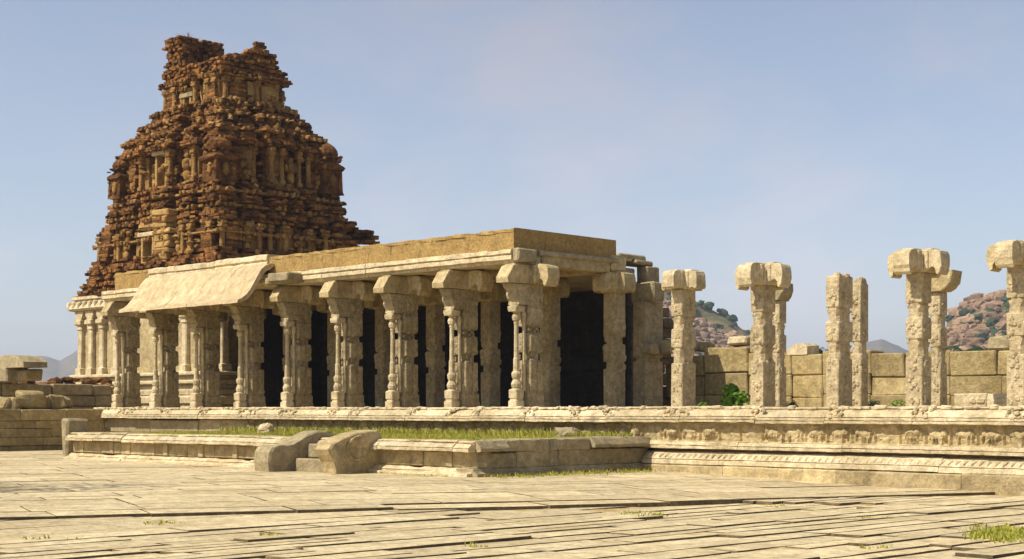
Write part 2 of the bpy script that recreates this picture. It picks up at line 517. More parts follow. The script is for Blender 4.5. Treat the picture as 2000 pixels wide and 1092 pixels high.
while x < TX1-.1:
    L = min(R(1.1, 2.0), TX1-x)
    if TX1-x-L < .5: L = TX1-x
    mb.box(x+.006, x+L-.006, TY+.06+R(-.015, .015), TY+.5, .36, .697, .02, .008)
    if random.random() < .6:
        xp = x+R(.25, L-.3); mb.box(xp, xp+.2, TY+.02, TY+.1, .362, .695, .012, .004)
    x += L
mb.build('wall_blocks', M_SAND, terr)
tcourse([(.5, .355), (.02, .355), (-.05, .33), (-.12, .29), (-.10, .27), (-.15, .25), (-.24, .24), (-.26, .22), (-.26, .04), (.5, .04)], 'base_moulding', M_PALE, 2.2, 4)
# +x side of the terrace
mb = MB(); y = TY
segs = [(TY, TY+.9, 1), (TY+.9, TY+2.3, 0), (TY+2.3, TY+3.6, 0), (TY+3.6, PY-.05, 1)]
for a, b, k in segs:
    d = R(-.015, .015)
    if k: prof = [(TX1-.8, .93), (TX1, .93), (TX1+.06, .89), (TX1+.13, .82), (TX1+.17, .77), (TX1+.17, .71), (TX1+.08, .695), (TX1-.8, .695)]
    else: prof = [(TX1-.8, .95), (TX1-.02, .95), (TX1+.02, .93), (TX1+.03, .70), (TX1-.8, .695)]
    mb.sweep([(p+d, z+(.03 if k and a > 25 else 0)) for p, z in prof], a+.008, b-.008, .16, .012, 'y', .1, {2: -1, 3: -1})
mb.build('coping', M_GREY, terr)
mb = MB(); ashlar_y(mb, TY+.06, PY-.02, TX1-.02, .5, [(.33, .692)], 1.1, 1.9, .012, .02)
mb.build('wall_blocks', M_GREY, terr)
mb = MB()
for a, b in ((TY-.1, TY+2.2), (TY+2.2, TY+4.4), (TY+4.4, PY-.1)):
    d = R(-.02, .02)
    mb.sweep([(TX1-.5+d, .335), (TX1+.02+d, .335), (TX1+.06+d, .29), (TX1+.10+d, .25), (TX1+.16+d, .23), (TX1+.17+d, .04), (TX1-.5+d, .04)], a+.006, b-.006, .2, .01, 'y', .05, {2: -1})
mb.build('base_moulding', M_GREY, terr)
mb = MB(); mb.box(TX0-.42, TX0-.02, TY-.12, TY+.6, .1, 1.32, .06, .04); mb.build('end_slab', M_GREY, terr)

# steps and curled balustrades
st = thing('stone_steps', 'two worn stone steps between the curled balustrades', 'steps', (-28.1, 21.8, .17))
for (a, b, z0, z1) in ((21.62, 22.3, .1, .47), (22.0, 22.62, .472, .80)):
    mb = MB(); mb.box(-28.75, -27.36, a, b, z0, z1, .03, .015); mb.build('step', M_GREY, st)
def baluster(x0, x1, poly, label, mat):
    mb = MB()
    mb.prism(poly, ((x0+x1)/2, 0, 0), (0, 1, 0), (0, 0, 1), (1, 0, 0), x1-x0, .012, .05)
    o = mb.build('balustrade', mat, None, ((x0+x1)/2, 22, .15))
    return tag(o, label, 'balustrade')
pl = [(21.0, .1), (22.9, .1), (22.95, 1.02), (22.7, 1.1), (22.4, 1.09), (22.1, 1.0), (21.85, .88), (21.65, .79), (21.45, .76), (21.25, .78), (21.08, .74), (20.98, .62), (20.95, .4)]
o = baluster(-29.45, -28.85, pl, 'plain grey balustrade rising left of the two steps', M_GREY)
pr = [(21.35, .1), (22.62, .1), (22.66, .6), (22.62, 1.03), (22.5, 1.13), (22.2, 1.12), (21.85, 1.07), (21.5, .97), (21.2, .84), (21.08, .72), (21.15, .6), (21.25, .45), (21.32, .28)]
o = baluster(-27.33, -26.8, pr, 'thick carved balustrade with a curled nose right of the steps', M_SAND)
mb = MB()   # spiral relief on its visible side
prev = None
for i in range(34):
    t = i/33; a = .3+t*5.2; r = .42*(1-t*.72)
    lump(mb, -26.795, 21.95+r*math.cos(a+1.2), .66+r*.8*math.sin(a+1.2), .045, .06, .05, 1, i, .2)
mb.build('spiral_relief', M_SAND, o, o.location, True)

# loose stones on the terrace
def rockthing(name, label, cat, c, r, seed, mat, rot=0, amp=.3, group=None, sq=.6):
    mb = MB(); mb.rock(c, r, seed, 3, amp, sq, rot)
    return tag(mb.build(name, mat, None, (c[0], c[1], c[2]-r[2])), label, cat, group)
xx = X_of(519, 25.5)
rockthing('loose_stone', 'small pale angular stone lying in the terrace grass', 'stone', (xx, 25.5, 1.04), (.25, .2, .18), 3, M_PALE, .4)
xx = X_of(1110, 27.6)
rockthing('loose_stone', 'grey boulder in the grass against the platform wall', 'stone', (xx, 27.6, .98), (.36, .25, .2), 8, M_GREY, .3)
xx = X_of(1010, 26.4)
rockthing('loose_stone', 'flat tan stone sunk in the middle of the terrace grass', 'stone', (xx, 26.4, .86), (.5, .35, .06), 5, M_SAND, .2)

# ------------------------------------------------------------------ grass
def tuft(mb, x, y, z, h, n=5, spread=.08):
    for _ in range(n):
        a = R(0, 6.28); bx = x+R(-spread, spread); by = y+R(-spread, spread)
        w = R(.008, .02); hh = h*R(.5, 1.1); lean = hh*R(.1, .7)
        dx, dy = math.cos(a), math.sin(a)
        mb.add([(bx-dy*w, by+dx*w, z), (bx+dy*w, by-dx*w, z), (bx+dx*lean*.5+dy*w*.6, by+dy*lean*.5-dx*w*.6, z+hh*.65), (bx+dx*lean, by+dy*lean, z+hh)], [(0, 1, 2), (0, 2, 3)])
mb = MB()
for _ in range(9000):
    x, y = R(TX0+.3, TX1-.3), R(TY+.25, PY-.1)
    d = fbm(x*.35, y*.6, 4, 3)
    if d < -.28 and y < 26.5: continue
    h = .11+.1*max(0, d)+(.14 if y > 27.3 and random.random() < .5 else 0)
    tuft(mb, x, y, .85, h, 5, .12)
tag(mb.build('grass', M_GRASS, fix=False), 'yellow green grass growing over the low terrace', 'grass', None, 'stuff')
mb = MB()
for _ in range(260):
    y = R(22.6, 28.0); tuft(mb, TX1+.2+abs(random.gauss(0, .25)), y, g_far(-23.3, y)-.01, R(.04, .12), 4, .1)
for _ in range(60):
    x = R(-27, -24); tuft(mb, x, TY-.22-abs(random.gauss(0, .1)), g_far(x, 22)-.01, R(.03, .07), 4, .1)
for _ in range(380):
    a, b = P(1960+random.gauss(0, 28), 1.66*3000/(250+random.gauss(0, 6)))
    tuft(mb, a, b, g_far(a, b)-.035, R(.03, .09), 5, .12)
for px, py, n in ((1695, 1066, 26), (310, 1026, 40), (1290, 1004, 30), (1540, 985, 20), (1240, 1000, 30), (1790, 955, 20), (520, 1042, 20), (1310, 967, 16), (1700, 1010, 26), (930, 1064, 16), (100, 1052, 18)):
    for _ in range(n//3):
        a, b = P(px+random.gauss(0, 22), 1.62*3000/(py-800+random.gauss(0, 1)))
        tuft(mb, a, b, g_far(a, b)-.05, R(.03, .07), 4, .08)
tag(mb.build('weeds', M_GRASS, fix=False), 'sparse weeds growing in the paving joints and at the terrace foot', 'weeds', None, 'stuff')

def leafy(root, centre, r, n, mat, leaf=.09, name='foliage'):
    mb = MB()
    for _ in range(n):
        while True:
            p = Vector((R(-1, 1), R(-1, 1), R(-1, 1)))
            if p.length < 1: break
        if nz(p.x*1.7+centre[0], p.y*1.7, p.z*1.7+centre[1]) < -.22: continue
        c = Vector(centre)+Vector((p.x*r[0], p.y*r[1], p.z*r[2]))
        nrm = (p+Vector((R(-.8, .8), R(-.8, .8), R(-.2, 1)))).normalized()
        t = nrm.orthogonal().normalized(); b = nrm.cross(t)
        a = R(0, 6.28); t2 = t*math.cos(a)+b*math.sin(a); b2 = nrm.cross(t2); s = leaf*R(.6, 1.3)
        mb.add([c-t2*s, c-b2*s*.55+nrm*s*.1, c+t2*s, c+b2*s*.55+nrm*s*.1], [(0, 1, 2, 3)])
    return mb.build(name, mat, root, fix=False)
def stems(root, base, tips, r=.015, name='stem', mat=None):
    mb = MB()
    for tip in tips:
        a, b = Vector(base), Vector(tip); d = (b-a).normalized(); t = d.orthogonal().normalized(); u = d.cross(t)
        vs = []
        for p, rr in ((a, r), (b, r*.4)):
            for k in range(5):
                an = k*1.2566; vs.append(p+t*math.cos(an)*rr+u*math.sin(an)*rr)
        mb.add(vs, [(k, (k+1) % 5, 5+(k+1) % 5, 5+k) for k in range(5)])
    return mb.build(name, mat or M_BARK, root)
bx, by = X_of(1436, 30.6), 30.6
bush = thing('leafy_bush', 'bright green leafy bush growing on the platform between two pillars', 'bush', (bx, by, 1.58))
leafy(bush, (bx, by, 1.84), (.38, .34, .26), 300, M_LEAF, .085)
leafy(bush, (bx-.15, by, 2.08), (.2, .2, .16), 160, M_LEAF, .08)
stems(bush, (bx, by, 1.58), [(bx+R(-.3, .3), by+R(-.3, .3), 2.0) for _ in range(7)])
for px, yy, rr, zz, lab in ((1372, 30.2, .2, 1.66, 'low green weed beside the shortest capped pillar'), (1545, 34.0, .22, 1.72, 'dark green weed at the foot of the pillar with a plain block on top'),
                      (1704, 34.2, .2, 1.74, 'dark green weed beside the rounded broken pillar'), (1755, 34.0, .24, 1.70, 'yellowish weed in front of the wall by the tall capped pillar')):
    wx = X_of(px, yy)
    w = thing('weed_plant', lab, 'plant', (wx, yy, 1.58))
    leafy(w, (wx, yy, zz-.02), (rr, rr*.8, rr*.7), 120, M_DKLEAF if lab.startswith('dark') else M_LEAF, .05)
    stems(w, (wx, yy, 1.58), [(wx+R(-.2, .2), yy, zz+.1) for _ in range(4)], .01)

# ------------------------------------------------------------------ pillars
def medallion(mb, x, y, z, r, face):
    for k in range(7):
        dx, dz = R(-r*.75, r*.75), R(-r*.95, r*.95); q = R(.22, .48)*r
        if face == 'y': lump(mb, x+dx, y, z+dz, q, .035, q*R(.8, 1.6), 1, None, .4)
        else: lump(mb, x, y+dx, z+dz, .035, q, q*R(.8, 1.6), 1, None, .4)
def arm_profile(L, h, kind):
    """side profile in (outward u, up v from 0 to h)"""
    if kind == 'beak':
        return [(0, h), (L*.82, h), (L*.95, h*.92), (L*1.0, h*.80), (L*1.03, h*.55), (L*1.03, h*.28), (L*.99, h*.14), (L*.97, h*-.02), (L*.90, h*-.16), (L*.83, h*-.08), (L*.82, h*.10), (L*.74, h*.24), (L*.62, h*.22), (L*.54, h*.06), (L*.40, 0), (0, 0)]
    if kind == 'wedge':
        return [(0, h), (L*.74, h*.99), (L*.80, h*.93), (L*1.0, h*.30), (L*.98, h*.02), (L*.6, 0), (0, 0)]
    return [(0, h), (L*.80, h), (L*.93, h*.93), (L*.99, h*.74), (L, h*.45), (L*1.0, h*.10), (L*.93, h*.0), (L*.78, h*.1), (L*.6, h*.06), (0, 0)]
DIRS = {'-y': (0, -1, 0), '+y': (0, 1, 0), '+x': (1, 0, 0), '-x': (-1, 0, 0)}
def capital(mb, cx, cy, z, h, arms, w, cap=True):
    """arms: dict dir -> (length, kind)"""
    for d, (L, kind) in arms.items():
        D = Vector(DIRS[d]); W = Vector((0, 0, 1)).cross(D)
        mb.prism(arm_profile(L, h, kind), Vector((cx, cy, z))-D*.02, D, (0, 0, 1), W, w+R(-.006, .006), .008, .014)
        if kind != 'wedge':      # moulded band round the neck of the arm
            p = Vector((cx, cy, z))+D*(L*.46)
            hx = (w/2+.035) if d[1] == 'y' else .05; hy = (w/2+.035) if d[1] == 'x' else .05
            mb.box(p.x-hx, p.x+hx, p.y-hy, p.y+hy, z+h*.1, z+h*1.0-.012, .02, .008)
    if cap:
        mb.box(cx-w/2-.05, cx+w/2+.05, cy-w/2-.05, cy+w/2+.05, z-.004, z+h-.05, .03, .01)
        for d, (L, kind) in arms.items():
            D = Vector(DIRS[d]); e = L*.66 if kind != 'wedge' else L*.72
            q = [(cx-w*.42, cy-w*.42), (cx+w*.42, cy+w*.42)]
            xs2 = sorted((cx+D.x*e, cx+D.x*w*.3)) if D.x else [cx-w*.42, cx+w*.42]; ys2 = sorted((cy+D.y*e, cy+D.y*w*.3)) if D.y else [cy-w*.42, cy+w*.42]
            mb.box(xs2[0], xs2[1], ys2[0], ys2[1], z+h-.03, z+h+.03+R(-.006, .006), .02, .008)
def jshaft(mb, cx, cy, segs, hx, hy, wear=.004):
    """segs: (z0,z1,kind); block = full square, neck = octagon, flare = widening lotus"""
    secs = []
    for (z0, z1, k) in segs:
        if k == 'b':
            secs += [(z0, hx*.96, hy*.96, .02), (z0+.03, hx, hy, .02), (z1-.03, hx, hy, .02), (z1, hx*.95, hy*.95, .03)]
        elif k == 'n':
            secs += [(z0, hx*.90, hy*.92, hx*.42), (z1, hx*.89, hy*.91, hx*.42)]
        elif k == 'f':
            m = (z0+z1)/2
            secs += [(z0, hx*.86, hy*.89, hx*.4), (m, hx*.9, hy*.92, hx*.35), (z1, hx*1.0, hy*1.0, .05)]
    mb.loft(cx, cy, secs, wear)

# ---- freestanding pillars on the right
FREE = 'freestanding pillars on the platform'
def free_pillar(px, yf, hx, hy, ztop, label, segs, cap=None, extra=None, mat=None, lean=0):
    """px: image bearing of the front left edge; yf: front face"""
    x = X_of(px, yf)+hx; y = yf+hy
    mat = mat or M_FREE
    t = thing('stone_pillar', label, 'pillar', (x, y, 1.58), FREE)
    mb = MB(); jshaft(mb, x, y, segs, hx, hy, .007)
    for (z0, z1, k) in segs:
        if k == 'b':
            zc = z0+.2
            while zc < z1-.1:
                medallion(mb, x, y-hy, zc, hx*.75, 'y'); medallion(mb, x+hx, y, zc, hx*.75, 'x'); zc += .42
    o = mb.build('shaft', mat, t)
    if cap:
        mb = MB(); capital(mb, x, y, cap['z'], cap['h'], cap['arms'], cap.get('w', hx*1.9))
        mb.build('capital', M_PALE if cap.get('pale') else mat, t)
    if extra: extra(t, x, y)
    return t
def std(top, cut=None):
    s = [(1.55, 2.72, 'b'), (2.72, 2.86, 'n'), (2.86, 3.03, 'f'), (3.03, 3.10, 'n'), (3.10, 3.55, 'b'), (3.55, 3.66, 'n'), (3.66, 3.80, 'f'), (3.80, 3.86, 'n'), (3.86, top, 'b')]
    return s
beak = lambda L, k='beak': {'-y': (L, k), '+y': (L*.9, k), '+x': (L*.9, k), '-x': (L*.9, k)}
free_pillar(1310, 29.0, .175, .27, 5, 'shortest capped pillar standing alone in front of the ragged wall end', std(4.5),
            dict(z=4.5, h=.44, arms=beak(.62, 'bull'), w=.36, pale=True))
def second_block(t, x, y):
    pass
free_pillar(1465, 29.0, .19, .24, 5, 'broad pillar with a drooping beaked capital right of the green bush', std(4.47),
            dict(z=4.47, h=.48, arms=beak(.74), w=.38, pale=True))
def broken_top(t, x, y):
    mb = MB()
    for k in range(7): lump(mb, x+R(-.09, .09), y+R(-.2, .2), 4.56+R(-.05, .03), R(.06, .13), R(.08, .14), R(.05, .1), 2)
    mb.build('broken_top', M_FREE, t)
free_pillar(1612, 29.0, .17, .29, 5, 'flat topped carved pillar without a capital in front of a rounded one', std(4.56), None, broken_top)
free_pillar(1768, 29.0, .20, .20, 5, 'tall slender pillar under a wide beaked capital before a hooked corbel', std(4.5),
            dict(z=4.5, h=.46, arms=beak(.71), w=.38, pale=True))
free_pillar(1965, 29.0, .20, .20, 5, 'pillar with a scroll carved beaked capital cut by the picture edge', std(4.5),
            dict(z=4.5, h=.46, arms=beak(.71), w=.38, pale=True))
# second row
def plain_corbel(t, x, y):
    mb = MB()
    mb.prism([(-.4, 4.9), (.30, 4.9), (.34, 4.7), (.26, 4.55), (.17, 4.44), (-.2, 4.44), (-.4, 4.6)], (x, y, 0), (1, 0, 0), (0, 0, 1), (0, 1, 0), .5, .015, .03)
    mb.build('capital', M_GREY, t)
free_pillar(1502, 33.2, .16, .17, 5, 'rear pillar bearing a plain corbel block behind the broad beaked pillar', std(4.44), None, plain_corbel, M_FREE)
def round_top(t, x, y):
    mb = MB()
    mb.rock((x+.01, y, 4.70), (.16, .18, .24), 3, 3, .12, .7)
    mb.build('broken_top', M_GREY, t)
free_pillar(1661, 33.2, .15, .18, 5, 'plain rear pillar with a rounded broken top', [(1.55, 2.7, 'b'), (2.7, 3.0, 'b'), (3.0, 3.3, 'n'), (3.3, 4.75, 'b')], None, round_top, M_FREE)
def hook_corbel(t, x, y):
    mb = MB()
    mb.prism([(-.55, 5.02), (.2, 4.96), (.24, 4.86), (.52, 4.92), (.46, 4.62), (.36, 4.5), (.2, 4.42), (-.3, 4.42), (-.55, 4.65)], (x, y, 0), (1, 0, 0), (0, 0, 1), (0, 1, 0), .52, .015, .03)
    mb.build('capital', M_SAND, t)
free_pillar(1813, 33.2, .16, .17, 5, 'rear pillar with a hooked corbel behind the tall slender pillar', std(4.42), None, hook_corbel, M_FREE)
def slab_cap(t, x, y):
    mb = MB(); mb.box(x-.45, x+.42, y-.28, y+.3, 4.72, 5.28, .05, .03); mb.build('capital', M_GREY, t)
free_pillar(1236, 34.0, .24, .40, 5, 'wide grey pillar with a block capital against the ragged wall end', [(1.55, 3.0, 'b'), (3.0, 3.1, 'n'), (3.1, 4.72, 'b')], None, slab_cap, M_GREY)

# ------------------------------------------------------------------ colonnaded pavilion
RX = -28.60                      # right end of the roof
pav = thing('colonnaded_pavilion', 'open granite pavilion with nine carved front pillars under a flat roof', 'pavilion', (-39, 29, 1.58))
# one composite front pillar, built at x=0 and copied along the front
def front_pillar():
    cx, f = 0.0, 28.75
    org = Vector((0, 29, 1.58))
    hx = .20
    core = MB()
    cy, hy = f+.42+.27, .27
    z0 = 1.57
    core.loft(cx, cy, [(z0, hx+.05, hy+.04, .02), (1.80, hx+.05, hy+.04, .02), (1.81, hx+.03, hy+.03, .02), (2.02, hx+.03, hy+.03, .02), (2.06, hx, hy, .02), (2.9, hx, hy, .02), (2.93, hx-.06, hy-.05, .06),
                       (3.11, hx-.06, hy-.05, .06), (3.14, hx, hy, .02), (3.62, hx, hy, .02), (3.65, hx-.06, hy-.05, .06), (3.79, hx-.06, hy-.05, .06), (3.83, hx, hy, .02), (4.35, hx, hy, .02), (4.4, hx-.015, hy-.01, .03), (4.93, hx, hy+.02, .02)], .006)
    # raised panel strips and carving on the long side
    core.box(cx+hx-.02, cx+hx+.05, cy-.25, cy-.0, 2.1, 2.95, .03, .004); core.box(cx+hx-.02, cx+hx+.045, cy-.24, cy-.02, 3.15, 3.6, .03, .004); core.box(cx+hx-.02, cx+hx+.04, cy-.26, cy+.24, 3.86, 4.3, .03, .006); core.box(cx+hx-.02, cx+hx+.03, cy+.06, cy+.25, 2.1, 2.9, .02, .004)
    core.box(cx+hx-.02, cx+hx+.035, cy-.29, cy-.06, 1.58, 2.0, .02, .004)
    for k in range(46):
        lump(core, cx+hx, cy+R(-.26, .26), R(1.9, 4.8), .03, R(.03, .08), R(.04, .13), 1, None, .5)
    for k in range(18):
        lump(core, cx+R(-.2, .2), cy-hy, R(1.9, 4.8), R(.03, .08), .03, R(.04, .13), 1, None, .5)
    o = core.build('pillar', M_PILL, None, org)
    # colonnette standing proud of the front
    c = MB(); ccy = f+.155
    c.loft(cx, ccy, [(z0, .16, .155, .02), (1.83, .16, .155, .02), (1.84, .13, .13, .02), (1.90, .13, .13, .02), (1.91, .15, .15, .02), (2.12, .15, .15, .02), (2.16, .10, .10, .05)], .004)
    c.lathe(cx, ccy, [(2.15, .10), (2.2, .13), (2.28, .145), (2.34, .12), (2.4, .09), (2.46, .12), (2.55, .135), (2.6, .115), (2.62, .085), (2.95, .082), (2.98, .065), (3.86, .058), (3.9, .075), (3.93, .06), (3.97, .10), (4.05, .12), (4.12, .10), (4.15, .07), (4.2, .13), (4.22, .14)], 10)
    c.loft(cx, ccy, [(4.2, .17, .155, .03), (4.28, .18, .17, .02), (4.34, .18, .17, .02), (4.36, .14, .13, .03), (4.44, .14, .13, .03)], .004)
    # thin twin shaft just behind
    c.lathe(cx+.11, f+.33, [(2.1, .05), (3.95, .045), (4.1, .07), (4.2, .05)], 8)
    c.build('colonnette', M_PALE, o, org)
    b = MB()   # swelling corbel under the capital
    b.prism([(0.02, 4.38), (0.04, 4.46), (-.02, 4.55), (-.06, 4.64), (-.04, 4.72), (-.10, 4.80), (-.16, 4.93), (.6, 4.93), (.6, 4.38)], (cx, f+.02, 0), (0, 1, 0), (0, 0, 1), (1, 0, 0), .40, .006, .02)
    b.build('corbel', M_PILL, o, org)
    k = MB()
    capital(k, cx, cy, 4.935, .50, {'-y': (1.10, 'wedge'), '+y': (.8, 'bull'), '+x': (.86, 'beak'), '-x': (.86, 'beak')}, .46)
    k.build('capital', M_SAND, o, org)
    return o
def rear_pillar():
    cx, cy = 0.0, 32.85; org = Vector((0, 29, 1.58))
    m = MB(); jshaft(m, cx, cy, [(1.57, 2.75, 'b'), (2.75, 2.95, 'n'), (2.95, 3.45, 'b'), (3.45, 3.65, 'n'), (3.65, 4.93, 'b')], .225, .225, .006)
    for k in range(14):
        lump(m, cx+R(-.17, .17), cy-.225, R(1.8, 4.6), .1, .03, .12, 1); lump(m, cx+.225, cy+R(-.17, .17), R(1.8, 4.6), .03, .1, .12, 1)
    o = m.build('pillar', M_PILL, None, org)
    k = MB(); capital(k, cx, cy, 4.92, .53, beak(.68, 'bull'), .48); k.build('capital', M_SAND, o, org)
    return o
fp, rp = front_pillar(), rear_pillar()
XS = [-28.75*(1.0067+.0876*k)+.20 for k in range(9)]
base = Vector(pav.location)
for i, x in enumerate(XS):
    for proto, yy in ((fp, 0), (rp, 0)):
        loc = Vector((x, 29, 1.58))-base
        if i == 0:
            proto.parent = pav; proto.location = loc
        else:
            c = copy_tree(proto, pav, loc)
            c.rotation_euler.z = 0
            c.scale = (1+R(-.04, .04), 1, 1)
# roof
LX = X_of(200, 28.6)
mb = MB()
x = LX; prof0 = [(29.7, 5.84), (28.62, 5.84), (28.56, 5.82), (28.54, 5.72), (28.6, 5.69), (28.57, 5.66), (28.56, 5.56), (28.66, 5.53), (28.68, 5.46), (29.7, 5.46)]
while x < RX-.1:
    x2 = min(RX, x+R(2.0, 3.0))
    if RX-x2 < .8: x2 = RX
    d, e = R(-.015, .015), R(-.01, .01)
    mb.sweep([(a+d, z+e) for a, z in prof0], x+.005, x2-.005, .2, .006, 'x', .06, {1: -1, 2: -1, 3: -1})
    x = x2
mb.build('front_beam', M_PALE, pav)
mb = MB(); mb.box(RX-.02, RX+.22, 28.62, 29.35, 5.50, 5.86, .04, .015); mb.build('beam_end', M_GREY, pav)
mb = MB(); mb.box(LX, RX-.25, 32.45, 33.15, 5.46, 5.843, .03); mb.box(RX-.25, RX+.12, 32.47, 33.13, 5.47, 5.96, .06, .02); mb.build('rear_beam', M_SAND, pav)
for x in XS:
    mb = MB(); mb.box(x-.22, x+.22, 29.7, 32.44, 5.44, 5.80, .03, .006); mb.build('cross_beam', M_SAND, pav)
mb = MB(); mb.box(LX+.2, RX-.12, 29.0, 33.6, 5.845, 5.91, .01); mb.build('ceiling', M_SAND, pav)
# parapet
def parapet(x0, x1, y0, y1, z0, z1, mat, name):
    mb = MB(); n = int((x1-x0)/.3)
    pr = [(y1, z1), (y0+.05, z1), (y0+.005, z1-.02), (y0, z1-.09), (y0+.015, z1-.12), (y0+.02, z0), (y1, z0)]
    mb.sweep(pr, x0, x1, .25, .016, 'x', .16, {1: -1, 2: -1})
    return mb.build(name, mat, pav)
PXL = X_of(526, 28.68)
parapet(PXL, RX, 28.66, 32.75, 5.845, 6.39, M_PLASTER, 'parapet')
parapet(X_of(224, 28.9), X_of(292, 28.9), 28.9, 32.75, 5.845, 6.5, M_PLASTER, 'parapet')
mb = MB(); mb.sweep([(RX-.4, 5.86), (RX+.10, 5.86), (RX+.16, 5.83), (RX+.16, 5.74), (RX+.10, 5.70), (RX-.4, 5.70)][::-1], 29.5, 32.7, .2, .008, 'y'); mb.build('side_eave_slab', M_GREY, pav)
mb = MB(); mb.box(RX-.3, RX-.02, 29.4, 33.0, 5.46, 5.69, .02, .01); mb.build('side_beam', M_SAND, pav)
mb = MB(); x = X_of(290, 28.6)
while x < PXL-.05:
    x2 = min(PXL-.02, x+R(1.6, 2.4)); d = R(-.03, .03)
    if PXL-x2 < .7: x2 = PXL-.02
    mb.sweep([(29.6, 6.46+d), (28.66, 6.46+d), (28.6, 6.42+d), (28.58, 6.28+d), (28.64, 6.24), (28.60, 6.2), (28.58, 6.02), (29.6, 6.02)], x+.01, x2-.01, .2, .01, 'x', .08, {1: -1, 2: -1})
    x = x2
mb.build('roof_block_course', M_PALE, pav)
mb = MB(); mb.box(LX+.6, PXL-.05, 28.95, 33, 5.845, 6.3, .02); mb.build('roof_fill', M_PLASTER, pav)
# curved eave over the centre bays
EX0, EX1 = X_of(298, 28.6), X_of(533, 28.6)
def eave_profile():
    top = [(28.75, 6.16), (28.50, 6.15), (28.34, 6.09), (28.2, 5.97), (28.06, 5.78), (27.92, 5.55), (27.78, 5.33), (27.62, 5.15), (27.45, 5.03), (27.30, 4.97)]
    bot = [(27.28, 4.87), (27.45, 4.91), (27.66, 5.0), (27.84, 5.18), (28.0, 5.42), (28.15, 5.66), (28.3, 5.84), (28.42, 5.93), (28.52, 5.97)]
    return top+bot
mb = MB(); x = EX0
while x < EX1-.05:
    x2 = x+(EX1-EX0)/5*R(.92, 1.08)
    if EX1-x2 < .9: x2 = EX1
    d = R(-.02, .02)
    mb.sweep([(a+d, z+d*.5) for a, z in eave_profile()], x+.008, x2-.008, .25, .006, 'x')
    x = x2
o = mb.build('curved_eave', M_EAVE, pav)
mb = MB()
for px in (536, 552, 566):
    xq = X_of(px, 28.4); mb.box(xq-.25, xq+.3, 28.2, 28.9, 5.47, 5.66, .03, .01)
mb.build('broken_bracket', M_GREY, pav)
mb = MB(); xq = X_of(535, 28.2); mb.box(xq-.1, xq+.95, 28.0, 28.9, 5.48, 5.76, .04, .02)
mb.build('broken_bracket', M_GREY, pav)
# rear hall added to keep the interior dark; roof edge slanted out of view
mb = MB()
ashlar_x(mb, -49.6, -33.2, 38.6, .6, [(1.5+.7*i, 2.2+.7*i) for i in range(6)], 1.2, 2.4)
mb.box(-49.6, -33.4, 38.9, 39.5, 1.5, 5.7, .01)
mb.build('rear_wall', M_HALLSHADE, pav)
mb = MB(); mb.box(-50.1, -49.6, 35.0, 39.5, 1.5, 5.7, .01); mb.build('rear_wall', M_HALLSHADE, pav)
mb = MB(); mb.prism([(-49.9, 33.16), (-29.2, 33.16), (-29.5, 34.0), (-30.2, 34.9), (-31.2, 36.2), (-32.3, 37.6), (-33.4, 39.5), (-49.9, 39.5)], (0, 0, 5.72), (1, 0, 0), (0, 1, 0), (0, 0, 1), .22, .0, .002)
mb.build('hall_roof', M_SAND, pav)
mb = MB()
for x, y, a, b, z0, z1 in ((-29.55, 33.75, .35, .55, 5.3, 5.715), (-29.6, 34.1, .5, .6, 5.96, 6.12), (-29.35, 34.5, .35, .4, 5.82, 5.95), (-29.1, 34.75, .2, .3, 5.3, 5.8)):
    mb.box(x-a, x+a, y-b, y+b, z0, z1, .04, .02)
mb.build('roof_block', M_GREY, pav)

# ragged wall end next to the pavilion, and the enclosure wall behind the pillars
mb = MB(); z = 1.5; i = 0
while z < 4.35:
    h = R(.2, .38)
    y = 34.9
    while y < 35.5:
        L = R(.3, .6); off = R(-.12, .12)
        mb.box(-29.9, -29.1+off+(.25 if random.random() < .1 else 0), y, y+L-.02, z, z+h-.01, .03, .03); y += L
    z += h
tag(mb.build('rubble_wall', M_DARKW, None, (-29.4, 36.2, 1.5)), 'dark ragged rubble wall end between the pavilion and the first freestanding pillar', 'wall')
WY = 36.4
def zW(py, px): return Z_of(py, X_of(px, WY), WY)
w = thing('enclosure_wall', 'tan wall of big uneven stone blocks behind the freestanding pillars', 'wall', (-20, WY, 1.5))
mb = MB()
xr = [X_of(p, WY) for p in (1300, 1375, 1460, 1545, 1605, 1700, 1855, 2010, 2200)]
tops = [zW(695, 1330), zW(676, 1400), zW(688, 1500), zW(690, 1580), zW(682, 1650), zW(687, 1780), zW(683, 1930), zW(683, 2050)]
for a, b, t in zip(xr, xr[1:], tops):
    x = a
    cs = [1.45, 1.45+(t-1.45)*.30, 1.45+(t-1.45)*.62, t]
    cs = [cs[0]]+[c+R(-.06, .06) for c in cs[1:3]]+[t]
    ashlar_x(mb, a+.004, b-.004, WY+R(-.03, .03), .7, list(zip(cs, cs[1:])), .8, 1.7, .02, .03, .008, .03)
mb.build('block_courses', M_WALL, w)
# carved bench stones seen in front of the wall at far right
mb = MB(); x = X_of(1862, 35.2)
while x < X_of(2060, 35.2):
    L = R(.5, 1.2); mb.box(x, x+L-.02, 35.2, 36.0, 1.5, 1.98+R(-.04, .04), .03, .02)
    for k in range(3): lump(mb, x+R(.1, L-.1), 35.2, 1.82, .1, .05, .1, 1)
    x += L
tag(mb.build('carved_kerb', M_PALE, None, (X_of(1950, 35.2), 35.4, 1.5)), 'low row of pale carved stones in front of the wall at right', 'stone row')

